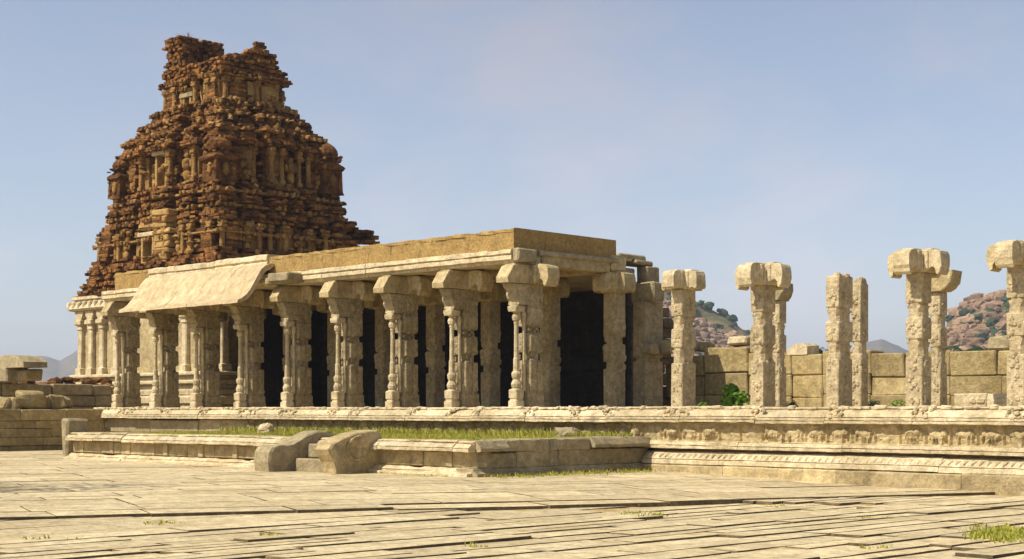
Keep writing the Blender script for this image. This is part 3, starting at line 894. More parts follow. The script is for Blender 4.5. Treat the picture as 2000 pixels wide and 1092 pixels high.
def loose(px0, px1, py0, py1, y, d, label, mat, ch=.05, j=.04, rot=0.0, name='stone_block', grp='loose blocks on the wall'):
    x0, x1 = X_of(px0, y), X_of(px1, y)
    xm = (x0+x1)/2
    mb = MB(); mb.box(x0, x1, y, y+d, Z_of(py1, xm, y), Z_of(py0, xm, y), ch, j, rot)
    return tag(mb.build(name, mat, None, (xm, y+d/2, Z_of(py1, xm, y))), label, 'stone block', grp)
loose(1418, 1458, 655, 675, WY+.1, .5, 'pale squarish block lying on the wall left of the broad beaked pillar', M_PALE)
loose(1461, 1473, 657, 689, WY+.0, .4, 'narrow upright block wedged beside the broad beaked pillar', M_SAND)
mb = MB(); xa, xb = X_of(1536, WY), X_of(1576, WY)
mb.prism([(xa, tops[3]-.05), (xb, tops[3]-.02), (xb+.02, tops[3]+.22), (xb-.1, tops[3]+.28), (xa+.3, tops[3]+.3), (xa, tops[3]+.12)], (0, WY+.3, 0), (1, 0, 0), (0, 0, 1), (0, 1, 0), .6, .02, .03)
tag(mb.build('stone_block', M_PALE, None, ((xa+xb)/2, WY+.3, tops[3])), 'humped pale slab on the wall behind the rear pillar with a plain corbel', 'stone block', 'loose blocks on the wall')
loose(1930, 1970, 656, 682, WY, .6, 'dark grey block on the wall left of the pillar at the picture edge', M_GREY)
loose(1352, 1380, 667, 686, WY+.1, .5, 'small brown block on the wall right of the shortest capped pillar', M_SAND)
loose(1272, 1312, 664, 690, 34.4, .5, 'grey ledge slab jutting from the ragged wall end behind the shortest pillar', M_GREY)
loose(1254, 1272, 672, 692, 33.9, .4, 'small dark bracket stone sticking out beside the wide grey pillar', M_GREY)

# ------------------------------------------------------------------ gopuram
GX, GY = -55.8, 38.2
gop = thing('gopuram_tower', 'ruined brown brick gateway tower with crumbling stepped storeys behind the pavilion', 'tower', (GX, GY, 1.2))
# granite lower storey
A0, B0 = 5.25, 3.95
def ring_box(mb, a, b, z0, z1, ch=.02, j=.006): mb.box(GX-a, GX+a, GY-b, GY+b, z0, z1, ch, j)
mb = MB(); ring_box(mb, A0+.36, B0+.36, .2, 1.75); ring_box(mb, A0+.40, B0+.40, 1.80, 2.15, .06); ring_box(mb, A0+.30, B0+.30, 1.74, 1.81)
ring_box(mb, A0+.3, B0+.3, 2.15, 2.42, .05); ring_box(mb, A0+.16, B0+.16, 2.42, 2.6); ring_box(mb, A0+.34, B0+.34, 2.6, 2.78, .05); ring_box(mb, A0+.2, B0+.2, 2.78, 2.95); ring_box(mb, A0+.36, B0+.36, 2.95, 3.1, .04)
mb.build('granite_plinth', M_PALE, gop)
mb = MB(); ring_box(mb, A0, B0, 3.1, 5.85)
mb.build('granite_wall', M_SAND, gop)
def pilaster(x, y, z0, z1, w=.2):
    m = MB()
    h = z1-z0
    m.loft(x, y, [(z0, w*1.15, w*1.15, .02), (z0+h*.1, w*1.15, w*1.15, .02), (z0+h*.11, w*.8, w*.8, .03), (z0+h*.7, w*.75, w*.75, .05), (z0+h*.72, w*.95, w*.95, .05), (z0+h*.77, w*.8, w*.8, .05), (z0+h*.8, w*1.3, w*1.3, .03), (z0+h*.86, w*1.3, w*1.3, .03), (z0+h*.87, w*.9, w*.9, .02), (z0+h*.93, w*1.5, w*.95, .02), (z1, w*1.6, w*.95, .02)], .008)
    return m
xs_ = [-A0+.25, -A0+1.15, -A0+2.05, -A0+3.2, A0-3.2, A0-2.05, A0-1.15, A0-.25]
for dx in xs_:
    pilaster(GX+dx, GY-B0-.02, 3.1, 5.86, .21).build('pilaster', M_PALE, gop)
for dy in (-B0+.3, -1.6, 1.6, B0-.3):
    pilaster(GX+A0+.02, GY+dy, 3.1, 5.86, .21).build('pilaster', M_PALE, gop)
mb = MB()
sec = [(5.86, .12), (5.9, .34), (5.98, .40), (6.1, .34), (6.3, .2), (6.36, .16), (6.38, .28), (6.5, .28)]
mb.loft(GX, GY, [(z, A0+o, B0+o, .02) for z, o in sec], .01)
for i in range(26):
    xx = GX-A0-.4+i*(2*A0+.8)/25
    mb.box(xx-.1, xx+.1, GY-B0-.40, GY-B0-.1, 6.0, 6.28, .04, .03)
mb.build('granite_cornice', M_PALE, gop)
# brick superstructure
SP = [(6.4, 9.6), (6.9, 8.8), (7.6, 8.4), (8.7, 8.05), (9.35, 7.8), (9.4, 7.35), (9.9, 7.1), (10.45, 7.15), (10.6, 6.75), (10.95, 6.4), (12.45, 6.3), (12.5, 6.5), (12.75, 6.4), (12.95, 6.2), (13.1, 6.0), (13.3, 5.9), (13.5, 5.5), (13.75, 5.0), (13.95, 4.7), (14.15, 4.45), (14.35, 4.25), (14.5, 3.95), (15.6, 3.8), (15.8, 3.8)]
def ab(z):
    s = interp(SP, z); return s*.572, s*.428
def bay(t, z):
    """offset of the wall plane across a face, t in [-1,1]"""
    a = abs(t)
    if a < .24: o = .42
    elif a < .40: o = -.12
    elif a < .66: o = .22
    elif a < .78: o = -.15
    else: o = .10
    return o*(.5 if z < 9.3 else 1.0)*(1 if z < 14.4 else .45)
# ledge lines of the mouldings: alternating projecting and recessed courses
def moulding(z):
    ph = (z*1.0) % .62
    if ph < .16: return .19
    if ph < .26: return .08
    if ph < .40: return -.12
    if ph < .50: return .04
    return -.04
WALLS = [(7.95, 9.1), (10.95, 12.42), (14.5, 15.45)]
def inwall(z): return any(a <= z < b for a, b in WALLS)
OPEN = []    # (face, centre offset, half width, z0, z1)
OPEN.append(('-y', -.35, .45, 7.75, 8.95)); OPEN.append(('-y', -.2, .40, 10.95, 12.4)); OPEN.append(('-y', -.2, .28, 14.45, 15.0))
def tier(z0, z1, name, mat=M_BRICK):
    mb = MB(); z = z0
    while z < z1:
        h = R(.08, .145); a, b = ab(z+h/2); mo = moulding(z); wall = inwall(z)
        for face in ('-y', '+x', '+y', '-x'):
            L = a if face in ('-y', '+y') else b
            vis = face in ('-y', '+x')
            s = -L-.1
            while s < L+.1:
                bl = R(.12, .38) if vis else R(.6, 1.2)
                bl = min(bl, max(.12, L+.1-s)); c = s+bl/2; t = c/L
                hit = False
                for f, oc, hw, oz0, oz1 in OPEN:
                    if f == face and abs(c-oc) < hw+bl/2 and oz0 < z+h/2 < oz1: hit = True
                if not hit:
                    px_, py_ = (GX+c, GY) if face[1] == 'y' else (GX, GY+c)
                    er = .15*fbm(px_*.55+(3 if face[1] == 'x' else 0), z*.7, py_*.55+7, 4)+.11*fbm(px_*2.0, z*1.6, py_*2.0, 3)
                    o = bay(t, z)+(-.40 if wall else mo)+er*(.4 if wall else 1)+R(-.025, .025)*(.5 if wall else 1)
                    if random.random() < .07: o -= R(.1, .35)
                    d = .75
                    zz0, zz1 = z+R(-.008, .008), z+h-R(-.01, .012)
                    if face == '-y': mb.box(GX+s, GX+s+bl-.004, GY-b-o, GY-b-o+d, zz0, zz1, .013, .014)
                    elif face == '+y': mb.box(GX+s, GX+s+bl-.012, GY+b+o-d, GY+b+o, zz0, zz1, .012, .012)
                    elif face == '+x': mb.box(GX+a+o-d, GX+a+o, GY+s, GY+s+bl-.004, zz0, zz1, .013, .014)
                    else: mb.box(GX-a-o, GX-a-o+d, GY+s, GY+s+bl-.012, zz0, zz1, .012, .012)
                s += bl
        z += h
    # solid heart
    for k in range(4):
        q0 = z0+(z1-z0)*k/4; q1 = z0+(z1-z0)*(k+1)/4+.05
        a, b = ab(q1-.05); mb.box(GX-a+.75, GX+a-.45, GY-b+.75, GY+b-.45, q0, q1, .01)
    return mb.build(name, mat, gop)
t1 = tier(6.45, 9.4, 'brick_storey')
t2 = tier(9.4, 13.1, 'brick_storey')
t3 = tier(13.1, 14.45, 'brick_storey')
t4 = tier(14.45, 15.7, 'brick_storey')
# openings: frames and lintels
for (f, oc, hw, oz0, oz1), nm in zip(OPEN, ('doorway', 'doorway', 'window')):
    a, b = ab((oz0+oz1)/2); y = GY-b-bay(0, oz0)-.03
    if inwall((oz0+oz1)/2): y += .12
    mb = MB()
    for sgn in (-1, 1):
        xx = GX+oc+sgn*(hw-.03); mb.box(xx-.08, xx+.08, y, y+.6, oz0, oz1-.12, .02, .008)
    mb.box(GX+oc-hw-.05, GX+oc+hw+.05, y-.02, y+.5, oz0-.1, oz0+.02, .02, .008)
    d = mb.build(nm, M_OCHRE, gop)
    mb = MB(); mb.box(GX+oc-hw-.22, GX+oc+hw+.22, y-.06, y+.5, oz1-.12, oz1+.06, .02, .01); mb.build('lintel', M_PALE if nm != 'window' else M_GREY, d, gop.location)
    mb = MB(); mb.box(GX+oc-hw+.05, GX+oc+hw-.05, y+.55, y+.75, oz0-.05, oz1-.1, .02); mb.build('door_recess', M_DARKW, d, gop.location)  # back of the opening coloured darker to imitate shade inside the tower
# plain plaster flank beside the lowest doorway
mb = MB(); a, b = ab(8.4)
for k in range(9):
    z = 7.5+k*.26
    mb.box(GX+.25+R(-.05, .1), GX+1.3+R(-.25, .2), GY-b-.24+R(-.05, .03), GY-b+.3, z, z+.25, .05, .04)
mb.box(GX-1.0, GX+.8, GY-b-.20, GY-b+.3, 9.1, 9.6, .08, .06)
mb.build('plaster_wall', M_OCHRE, gop)
# storey walls: pilasters, figures, cornice brackets
def figure(x, y, z, h, face):
    m = MB(); w = h*.16
    lump(m, x, y, z+h*.22, w*1.0, w*.9, h*.24, 2); lump(m, x, y, z+h*.5, w*1.15, w, h*.16, 2); lump(m, x, y, z+h*.68, w*1.25, w*.9, h*.15, 2)
    lump(m, x, y, z+h*.88, w*.62, w*.62, h*.11, 2)
    sx, sy = (1, 0) if face == 'y' else (0, 1)
    for s in (-1, 1): lump(m, x+sx*s*w*1.35, y+sy*s*w*1.35, z+h*.6, w*.45, w*.45, h*.2, 1)
    return m
for (z0, z1, step) in ((7.95, 9.1, .8), (10.95, 12.42, .62), (14.5, 15.45, .55)):
    zm = (z0+z1)/2; a, b = ab(zm)
    k = 0; s = -a+.2
    while s < a-.1:
        t = s/a; o = bay(t, zm)
        if not any(f == '-y' and abs(s-oc) < hw+.28 and oz0 < zm < oz1+.3 for f, oc, hw, oz0, oz1 in OPEN):
            if k % 3 == 1: figure(GX+s, GY-b-o+.08, z0+.05, (z1-z0)*R(.7, .85), 'y').build('stucco_figure', M_STUC, gop, smooth_sh=True)
            else: pilaster(GX+s, GY-b-o+.06, z0, z1, .12).build('pilaster', M_STUC, gop)
        s += step*R(.8, 1.1)*.8; k += 1
    s = -b+.2; k = 0
    while s < b-.1:
        t = s/b; o = bay(t, zm)
        if k % 4 == 2: figure(GX+a+o-.08, GY+s, z0+.05, (z1-z0)*R(.65, .8), 'x').build('stucco_figure', M_STUC, gop, smooth_sh=True)
        else: pilaster(GX+a+o-.06, GY+s, z0, z1, .12).build('pilaster', M_STUC, gop)
        s += step*R(.8, 1.15)*.85; k += 1
    # ochre back panels
    pm = M_OCHRE if z0 > 14 else M_STUC
    for s in (-.52, -.3, .3, .52):
        m = MB(); m.box(GX+a*s-.35, GX+a*s+.35, GY-b-bay(s, zm)+.15, GY-b+.5, z0+.02, z1-.05, .02, .02); m.build('plaster_panel', pm, gop)
    for s in (-.55, -.05, .35, .72):
        m = MB(); m.box(GX+a-.5, GX+a+bay(s, zm)-.13, GY+b*s-.32, GY+b*s+.32, z0+.02, z1-.05, .02, .02); m.build('plaster_panel', pm, gop)
def brackets(z, out, name='cornice_band', sz=.09):
    a, b = ab(z); m = MB(); m.box(GX-a-.1, GX+a+.05, GY-b-.12, GY-b+.3, z+.04, z+.14, .02, .02); m.box(GX+a-.3, GX+a+.12, GY-b-.1, GY+b+.1, z+.04, z+.14, .02, .02); s = -a-.1
    while s < a+.1:
        if random.random() < .85: m.box(GX+s-sz, GX+s+sz*.6, GY-b-bay(s/a, z)-out, GY-b, z, z+.17, .03, .03)
        s += R(.24, .34)
    s = -b-.1
    while s < b+.1:
        if random.random() < .85: m.box(GX+a, GX+a+bay(s/b, z)+out, GY+s-sz, GY+s+sz*.6, z, z+.17, .03, .03)
        s += R(.24, .34)
    m.build(name, M_STUC, gop)
for z, o in ((12.45, .22), (13.0, .18), (10.35, .16), (13.7, .16), (9.75, .12), (15.5, .15), (14.25, .14), (8.6, .1)): brackets(z, o)
# patches of stucco clinging to the brick
for (z0, z1, n) in ((7.0, 9.4, 130), (9.4, 13.1, 300), (13.1, 14.5, 130), (14.5, 15.7, 60)):
    m = MB()
    for q in range(n):
        z = R(z0, z1); a, b = ab(z)
        if random.random() < .5:
            t = R(-1, 1); X, Y = GX+t*a, GY-b-bay(t, z)+.02
        else:
            t = R(-1, 1); X, Y = GX+a+bay(t, z)-.02, GY+t*b
        if fbm(X*.9, Y*.9, z*1.3, 3) < -.05: continue
        m.box(X-R(.05, .16), X+R(.05, .16), Y-R(.05, .16), Y+R(.05, .16), z, z+R(.06, .24), .05, .04, R(-.4, .4))
    m.build('stucco_remnants', M_STUC, gop)['kind'] = 'stuff'
# corner shrines
def shrine(dx, dy, z0, w, h, mat=M_BRICK):
    w *= .9
    x, y = GX+dx, GY+dy
    m = MB()
    m.loft(x, y, [(z0, w*1.12, w*1.12, .03), (z0+h*.08, w*1.12, w*1.12, .03), (z0+h*.09, w*.95, w*.95, .03), (z0+h*.45, w*.93, w*.93, .03), (z0+h*.46, w*1.2, w*1.2, .06), (z0+h*.52, w*1.25, w*1.25, .06), (z0+h*.58, w*1.0, w*1.0, .1), (z0+h*.62, w*.8, w*.8, .1), (z0+h*.68, w*.78, w*.78, .12), (z0+h*.69, w*1.08, w*1.08, .12), (z0+h*.73, w*1.1, w*1.1, .12)], .05)
    for q in range(60):
        an = R(0, 6.28); zz = z0+h*R(0, .75); f_ = min(1, max(abs(math.cos(an)), abs(math.sin(an))))
        lump(m, x+w*1.02*math.cos(an)/f_, y+w*1.02*math.sin(an)/f_, zz, R(.05, .12), R(.05, .12), R(.03, .09), 1, None, .5)
    for sx in (-1, 1):
        for sy in (-1, 1): m.loft(x+sx*w*.85, y+sy*w*.85, [(z0+h*.08, .1, .1, .02), (z0+h*.46, .09, .09, .03)], .012)
    o = m.build('corner_shrine', mat, gop)
    d = MB(); d.lathe(x, y, [(z0+h*.72, w*.95), (z0+h*.78, w*1.08), (z0+h*.85, w*1.02), (z0+h*.92, w*.75), (z0+h*.97, w*.4), (z0+h, w*.12)], 14, .03)
    d.build('dome', mat, o, gop.location)
    f = MB()
    for sx, sy in ((0, -1), (1, 0)): f = f
    lump(f, x, y-w*.95, z0+h*.27, .16, .1, .3, 2); lump(f, x+w*.95, y, z0+h*.27, .1, .16, .3, 2)
    f.build('stucco_figure', M_STUC, o, gop.location, True)
a2, b2 = 3.72, 2.72
shrine(-a2+.1, -b2-.05, 10.75, .5, 1.85)
shrine(a2-.1, -b2+.0, 10.75, .52, 1.95)
shrine(a2+.05, b2-.1, 10.75, .52, 2.25)
shrine(-a2+.2, b2-.2, 10.75, .5, 1.9)
for k in range(6):
    dx = -2.2+k*.88
    if abs(dx+.2) > .5: shrine(dx, -2.05, 13.3, .24, .85)
for k in range(5): shrine(2.62, -1.55+k*.78, 13.3, .24, .85)
for dx in (-2.0, 2.0): shrine(dx*.9, -b2-.0, 12.5, .3, .8)
for dy in (-1.3, .9): shrine(a2-.3, dy, 12.5, .3, .8)
# ruined crown
mb = MB()
z = 15.6
while z < 17.9:
    h = R(.10, .15)
    x = -2.5
    while x < 2.5:
        w = R(.16, .32); y = -1.9
        while y < 1.9:
            d = R(.16, .32); cx, cy = x+w/2, y+d/2
            n = .30*fbm(cx*1.1, cy*1.1, z*.6, 3)
            Hh = 0
            tp = (z-15.6)
            if -2.2+.05*tp+n*.3 < cx < -.95+n*.7 and -1.6+.05*tp < cy < .6+n*.7: Hh = 17.62+.1*n
            over = z > 17.1
            if over and -2.2 < cx < -1.0 and -1.62 < cy < .45: Hh = 17.62+.35*n-.22*max(0, -cx-1.5)
            if abs(cx) < 2.25-.12*tp+n*.3 and abs(cy) < 1.68-.12*tp+n*.3: Hh = max(Hh, 16.35+n*.7-.12*abs(cy)+.2*(cx < -.5))
            if .2 < cx < 2.15-.18*tp+n*.3 and -1.5+.35*tp < cy < 1.6-.28*tp+n*.3: Hh = max(Hh, 17.0-.40*abs(cy-.6)+n*.5-.65*max(0, 1.5-cx))
            if 1.4 < cx < 1.8 and .45 < cy < .85: Hh = max(Hh, 17.28)
            if z < Hh:
                mb.box(GX+x+R(-.05, .05), GX+x+w-.01, GY+y+R(-.05, .05), GY+y+d-.01, z+R(-.01, .01), z+h-.005, .012, .015)
            y += d
        x += w
    z += h
mb.build('ruined_crown', M_BRICK, gop)
mb = MB(); mb.box(GX+.75, GX+1.9, GY-1.62, GY-1.2, 14.6, 15.4, .05, .05); mb.build('plaster_panel', M_OCHRE, gop); mb = MB(); mb.box(GX+1.9, GX+2.34, GY+.3, GY+1.2, 14.55, 15.35, .05, .05)
mb.build('plaster_panel', M_OCHRE, gop)
mb = MB()
for k in range(40): lump(mb, GX-1.5+R(-.8, .6), GY-.7+R(-.8, .6), 17.62+R(-.05, .04), .2, .2, .06, 1)
mb.build('broken_capping', M_OCHRE, gop)
# fallen masonry shelf low on the right-hand corner
mb = MB()
for k in range(150):
    y = R(2.2, 4.4); xx = R(3.2, 4.9); z = 8.4+R(0, 1.15)*(1-max(0, (y-3.6))*.55)
    mb.box(GX+xx-.2, GX+xx+R(.1, .3), GY+y-.2, GY+y+R(.1, .25), z, z+.14, .015, .02)
mb.build('broken_ledge', M_BRICK, gop)
sh = thing('dry_shrub', 'tiny leafless shrub growing on the top of the ruined tower', 'shrub', (GX-1.5, GY-.8, 17.6))
stems(sh, (GX-1.5, GY-.8, 17.6), [(GX-1.5+R(-.5, .5), GY-.8+R(-.5, .5), 17.6+R(.15, .42)) for _ in range(26)], .012, 'stem', M_DRY)

# ------------------------------------------------------------------ walls on the left
mb = MB()
cs = [.1, .36, .66, .95, 1.22, 1.62]
ashlar_y(mb, 14, 31, -48.6, .7, list(zip(cs, cs[1:])), 1.0, 2.6, .015, .02, .006, .03)
mb.box(-52, -48.9, 14, 31, .1, 1.5, .03)
tag(mb.build('boundary_wall', M_WALL, None, (-48.8, 22, .1)), 'shaded low block wall at the far left side of the court', 'wall')
mb = MB()
cs = [1.3, 1.75, 2.15, 2.62]
ashlar_y(mb, 18, 33, -55.5, .7, list(zip(cs, cs[1:])), .8, 1.9, .03, .04, .01, .04)
tag(mb.build('boundary_wall', M_GREY, None, (-55.8, 26, 1.3)), 'pale grey block wall standing behind the shaded low wall', 'wall')
mb = MB()
for k in range(120):
    y = R(28, 36); mb.rock((-58+R(-.6, .6), y, 2.0+R(0, .85)), (R(.15, .4), R(.15, .4), R(.1, .25)), k, 1, .3)
tag(mb.build('rubble_bank', M_BRICK, None, (-58, 31, 1.5)), 'reddish brown rubble heaped behind the pale grey wall', 'rubble', None, 'stuff')
RG = 'rubble stones on the low wall'
def left_rock(px, y, z0, r, seed, label, mat=M_WALL):
    x = X_of(px, y); return rockthing('rubble_stone', label, 'stone', (x, y, z0+r[2]), r, seed, mat, R(0, 1), .25, RG, .8)
def onwall(px, x): return Y_of(px, x)
for i, (px, w, h, mat, lab) in enumerate(((12, .35, .2, M_WALL, 'low stone leaning at the left picture edge on the shaded wall'), (30, .42, .24, M_WALL, 'squarish brown stone lying on the shaded wall near the left edge'),
        (62, .5, .3, M_WALL, 'largest rubble stone in the middle of the shaded wall top'), (84, .25, .22, M_WALL, 'small stone leaning on the right of the largest rubble stone'), (108, .36, .27, M_WALL, 'dark faced cube stone near the right end of the shaded wall'), (128, .3, .22, M_GREY, 'grey stone at the end of the shaded wall beside the tower plinth'))):
    xx = -49.2; yy = onwall(px, xx); mb = MB()
    mb.box(xx-w*.8, xx+w*.8, yy-w*.85, yy+w*.85, 1.6, 1.6+h*2, .07, .07, R(-.5, .5), (R(-.08, .08), R(-.1, .1)))
    tag(mb.build('rubble_stone', mat, None, (xx, yy, 1.6)), lab, 'stone', RG)
loose(-60, 12, 718, 747, 27.5, .9, 'grey block in the stack at the left picture edge, under the curved slab', M_GREY, .05, .03, 0, 'stone_block', 'stacked stones at the left edge')
loose(12, 50, 722, 744, 27.9, .7, 'brownish block in the stack at the left, beside the grey block', M_WALL, .05, .03, 0, 'stone_block', 'stacked stones at the left edge')
mb = MB(); xa, xb = X_of(-60, 27.6), X_of(50, 27.6); zb = Z_of(720, (xa+xb)/2, 27.6)
mb.prism([(xa, zb), (xb, zb), (xb, zb+.22), (xb-.5, zb+.42), (xb-1.4, zb+.50), (xb-2.2, zb+.42), (xa, zb+.5)], (0, 28, 0), (1, 0, 0), (0, 0, 1), (0, 1, 0), 1.0, .02, .03)
tag(mb.build('stone_slab', M_GREY, None, ((xa+xb)/2, 28, zb)), 'grey curved roof slab lying on top of the stacked blocks at left', 'stone slab')

# ------------------------------------------------------------------ hills
def hill(name, pts, d, thick, mat, sc, nb=0, rmin=2, rmax=6, seed=0):
    mb = MB(); p0, p1 = pts[0][0], pts[-1][0]; ni, nj = 90, 26
    def zz(px, j):
        t = j/(nj-1); dd = d+thick*(t-.5)*1.0
        h = (800-interp(pts, px))/3000*d+1.6
        q = math.sin(min(1, t*2)*math.pi/2) if t < .5 else math.cos((t-.5)*math.pi)
        q = max(0, q)**.8
        x, y = P(px, dd)
        return x, y, max(-2, h*q*(1+.0)+(h*.10+(sc*.15 if sc < 60 else 1.5))*fbm(x/sc, y/sc, seed, 4)*q*(1.0 if t < .45 else .55)) if q > 0 else -2
    for i in range(ni):
        px = p0+(p1-p0)*i/(ni-1)
        for j in range(nj): mb.v.append(zz(px, j))
    for i in range(ni-1):
        for j in range(nj-1):
            a = i*nj+j; mb.f.append((a, a+nj, a+nj+1, a+1))
    o = struct(mb.build(name, mat, smooth_sh=True, fix=False))
    if nb:
        m = MB()
        for k in range(nb):
            px = R(p0, p1); j = R(2, nj*.62); x, y, z = zz(px, j)
            if z < 1 or fbm(x/sc*.8, y/sc*.8, seed+5, 3) < -.12: continue
            r = R(rmin, rmax)*(.6 if random.random() < .6 else 1.0)
            m.rock((x, y, z+r*.1), (r*R(.8, 1.5), r*R(.8, 1.5), r*R(.6, 1.0)), k, 2 if r > 1.9 else 1, .35, .75, R(0, 3))
        b = m.build('hill_boulders', M_HILL); b['kind'] = 'structure'
        m = MB()
        for k in range(420):
            px = R(p0, p1); x, y, z = zz(px, R(2, nj*.55))
            if z < 1 or fbm(x/sc*.8, y/sc*.8, seed+5, 3) > .12: continue
            r = R(.6, 1.7); m.rock((x, y, z+r*.5), (r*1.3, r*1.3, r), k, 2, .6, .3, 0, 2.5)
        tag(m.build('hill_shrubs', M_DKLEAF), 'dark green shrubs scattered among the boulders of the '+('hill beyond the first pillars' if seed == 0 else 'hill at right'), 'shrubs', None, 'stuff')
    return o
hill('hill', [(1020, 690), (1100, 640), (1200, 600), (1262, 588), (1300, 594), (1340, 600), (1380, 612), (1420, 632), (1455, 655), (1490, 690), (1530, 730), (1580, 790)], 620, 260, M_SCRUB, 28, 4200, .8, 2.7)
hill('hill', [(1790, 770), (1830, 700), (1850, 655), (1880, 622), (1915, 595), (1945, 580), (1980, 576), (2010, 574), (2060, 560), (2150, 580), (2280, 650), (2400, 760)], 560, 260, M_SCRUB, 26, 4200, .8, 2.7, 4)
hill('hill', [(-300, 760), (-160, 715), (-60, 700), (0, 712), (60, 702), (95, 701), (118, 708), (138, 694), (155, 680), (190, 660), (240, 690), (330, 760)], 2600, 700, M_FARH, 130, 0, seed=2)
hill('hill', [(1540, 780), (1600, 715), (1660, 690), (1695, 676), (1720, 671), (1745, 677), (1790, 690), (1850, 700), (1950, 770)], 2400, 600, M_FARH, 120, 0, seed=9)

# ------------------------------------------------------------------ trees beyond the wall
def palm(px, d, py_top, label, n=16, fl=2.6):
    x, y = P(px, d); zt = 1.6+(800-py_top)/3000*d-1.0
    t = thing('palm_tree', label, 'tree', (x, y, -.9), 'palms beyond the wall')
    m = MB(); m.lathe(x, y, [(-.9, .3), (zt*.5, .22), (zt, .18)], 8, .02); m.build('trunk', M_BARK, t)
    m = MB()
    for k in range(n):
        a = 6.283*k/n+R(-.2, .2); el = R(-.1, 1.2); dr = Vector((math.cos(a), math.sin(a), 0)); prev = Vector((x, y, zt))
        for s in range(9):
            u = (s+1)/9
            p = Vector((x, y, zt))+dr*fl*u*math.cos(el*.6)+Vector((0, 0, fl*(math.sin(el)*u-.75*u*u)))
            side_ = dr.cross(Vector((0, 0, 1)))
            for sg in (-1, 1):
                for q in range(2):
                    b = prev.lerp(p, q*.5); tip = b+side_*sg*(.65*(1-u*.5))+dr*.3+Vector((0, 0, -.28))
                    m.add([b, b+dr*.1, tip], [(0, 1, 2)])
            prev = p
    m.build('crown', M_DKLEAF, t, fix=False)
palm(1612, 130, 668, 'lone palm top just left of the flat topped pillar, beyond the wall', 18, 1.9)
palm(1884, 120, 664, 'leftmost palm right of the tall slender pillar, beyond the wall', 18, 2.0)
palm(1925, 118, 664, 'palm left of the dark grey wall block, beyond the wall', 18, 2.0)
def tree(px, d, py_top, w, label, group=None, grounds=-.9):
    x, y = P(px, d); zt = 1.6+(800-py_top)/3000*d; h = zt-grounds
    t = thing('leafy_tree', label, 'tree', (x, y, grounds), group)
    m = MB(); m.lathe(x, y, [(grounds, w*.09), (grounds+h*.3, w*.06), (grounds+h*.7, w*.03)], 8, .02); m.build('trunk', M_BARK, t)
    mbs = MB()
    for k in range(14):
        a = R(0, 6.28); rr = R(0, w*.6); c = (x+rr*math.cos(a), y+rr*math.sin(a), grounds+h*R(.5, .86))
        for _ in range(170):
            p = Vector((random.gauss(0, 1), random.gauss(0, 1), random.gauss(0, .8))).normalized()*R(.4, 1)
            q = Vector(c)+p*w*.36
            n = Vector((R(-1, 1), R(-1, 1), R(-.2, 1))).normalized(); tt = n.orthogonal().normalized(); b = n.cross(tt); s = w*.05
            mbs.add([q-tt*s, q-b*s*.6, q+tt*s, q+b*s*.6], [(0, 1, 2, 3)])
    mbs.build('crown', M_DKLEAF, t, fix=False)
tree(1905, 150, 668, 2.4, 'low dark bushy tree between two palms, beyond the wall', 'trees beyond the wall')

def shade_tree(x, y, g, h, w, label):
    t = thing('leafy_tree', label, 'tree', (x, y, g))
    m = MB(); m.lathe(x, y, [(g-.1, .26), (g+h*.3, .17), (g+h*.75, .06)], 9, .02); m.build('trunk', M_BARK, t)
    m = MB()
    for k in range(16):
        a = R(0, 6.28); rr = R(.2, w); c = Vector((x+rr*math.cos(a), y+rr*math.sin(a), g+h*R(.62, 1)))
        for _ in range(60):
            q = c+Vector((random.gauss(0, .5), random.gauss(0, .5), random.gauss(0, .35)))
            n = Vector((R(-1, 1), R(-1, 1), R(-.2, 1))).normalized(); tt = n.orthogonal().normalized(); b = n.cross(tt); l = R(.06, .13)
            m.add([q-tt*l, q-b*l*.6, q+tt*l, q+b*l*.6], [(0, 1, 2, 3)])
    m.build('crown', M_DKLEAF, t, fix=False)
shade_tree(-27.9, 9.6, .1, 6.4, 2.0, 'leafy tree beside the court whose shade falls on the pavement at left')

# ------------------------------------------------------------------ air
mb = MB(); mb.add([(a, b, c) for c in (-1.9, 175) for a, b in ((-4050, -4050), (4050, -4050), (4050, 4050), (-4050, 4050))], [(3, 2, 1, 0), (4, 5, 6, 7), (0, 1, 5, 4), (1, 2, 6, 5), (2, 3, 7, 6), (3, 0, 4, 7)])
hm = bpy.data.materials.new('air'); hm.use_nodes = True; hn = hm.node_tree; hn.nodes.clear()
ho = hn.nodes.new('ShaderNodeOutputMaterial'); hv = hn.nodes.new('ShaderNodeVolumePrincipled'); hn.links.new(hv.outputs[0], ho.inputs['Volume'])
hv.inputs['Color'].default_value = (.80, .88, 1, 1); hv.inputs['Density'].default_value = .00028; hv.inputs['Anisotropy'].default_value = .2
hz = tag(mb.build('haze', hm), 'pale blue haze lying over the far hills', 'haze', None, 'stuff')

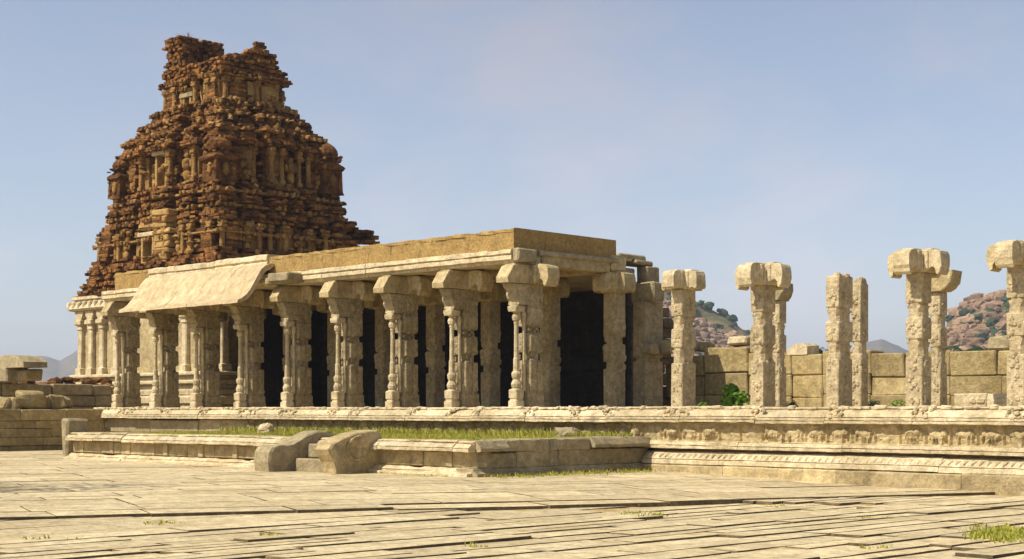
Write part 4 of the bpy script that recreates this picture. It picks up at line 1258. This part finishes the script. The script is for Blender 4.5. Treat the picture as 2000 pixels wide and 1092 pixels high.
# ------------------------------------------------------------------ light, sky, camera
SUN_EL, SUN_AZ = math.radians(48), 0      # direction to the sun in x,y
sx, sy = -.36, -.933
to = Vector((math.cos(SUN_EL)*sx, math.cos(SUN_EL)*sy, math.sin(SUN_EL))).normalized()
ld = bpy.data.lights.new('sun', 'SUN'); ld.energy = 5.0; ld.angle = math.radians(.5); ld.color = (1, .93, .79)
lo = bpy.data.objects.new('sun', ld); COL.objects.link(lo); lo.rotation_euler = to.to_track_quat('Z', 'Y').to_euler()
w = bpy.data.worlds.new('World'); S.world = w; w.use_nodes = True
nt = w.node_tree; nt.nodes.clear()
out = nt.nodes.new('ShaderNodeOutputWorld'); bg = nt.nodes.new('ShaderNodeBackground'); nt.links.new(bg.outputs[0], out.inputs[0])
sky = nt.nodes.new('ShaderNodeTexSky'); sky.sky_type = 'NISHITA'; sky.sun_disc = False
sky.sun_elevation = SUN_EL; sky.sun_rotation = math.atan2(sx, sy)
sky.air_density = 1.0; sky.dust_density = 1.2; sky.ozone_density = 2.0; sky.altitude = 400
bg.inputs['Strength'].default_value = .115
tc = nt.nodes.new('ShaderNodeTexCoord'); mp = nt.nodes.new('ShaderNodeMapping'); mp.inputs['Scale'].default_value = (3.2, 3.2, 6.5)
nt.links.new(tc.outputs['Generated'], mp.inputs[0])
cl = ramp(nt, noise_n(nt, mp.outputs[0], 1.6, 6, .55, .3), .40, .78)
bw = nt.nodes.new('ShaderNodeRGBToBW'); nt.links.new(sky.outputs[0], bw.inputs[0])
white = mix(nt, 1.0, bw.outputs[0], (1.36, 1.29, 1.44), 'MULTIPLY')
col = mix(nt, mathn(nt, 'ADD', mathn(nt, 'MULTIPLY', cl, .5), .27), sky.outputs[0], white)
nt.links.new(col, bg.inputs[0])

cd = bpy.data.cameras.new('camera'); co = bpy.data.objects.new('camera', cd); COL.objects.link(co)
co.location = (0, 0, 1.6); co.rotation_euler = (math.pi/2, 0, math.pi/4)
cd.lens = 54; cd.sensor_width = 36; cd.shift_y = .127; cd.clip_end = 20000; cd.clip_start = .1
S.camera = co
S.view_settings.view_transform = 'Standard'; S.view_settings.look = 'None'; S.view_settings.gamma = 1; S.view_settings.exposure = .32
S.cycles.max_bounces = 6; S.cycles.diffuse_bounces = 3
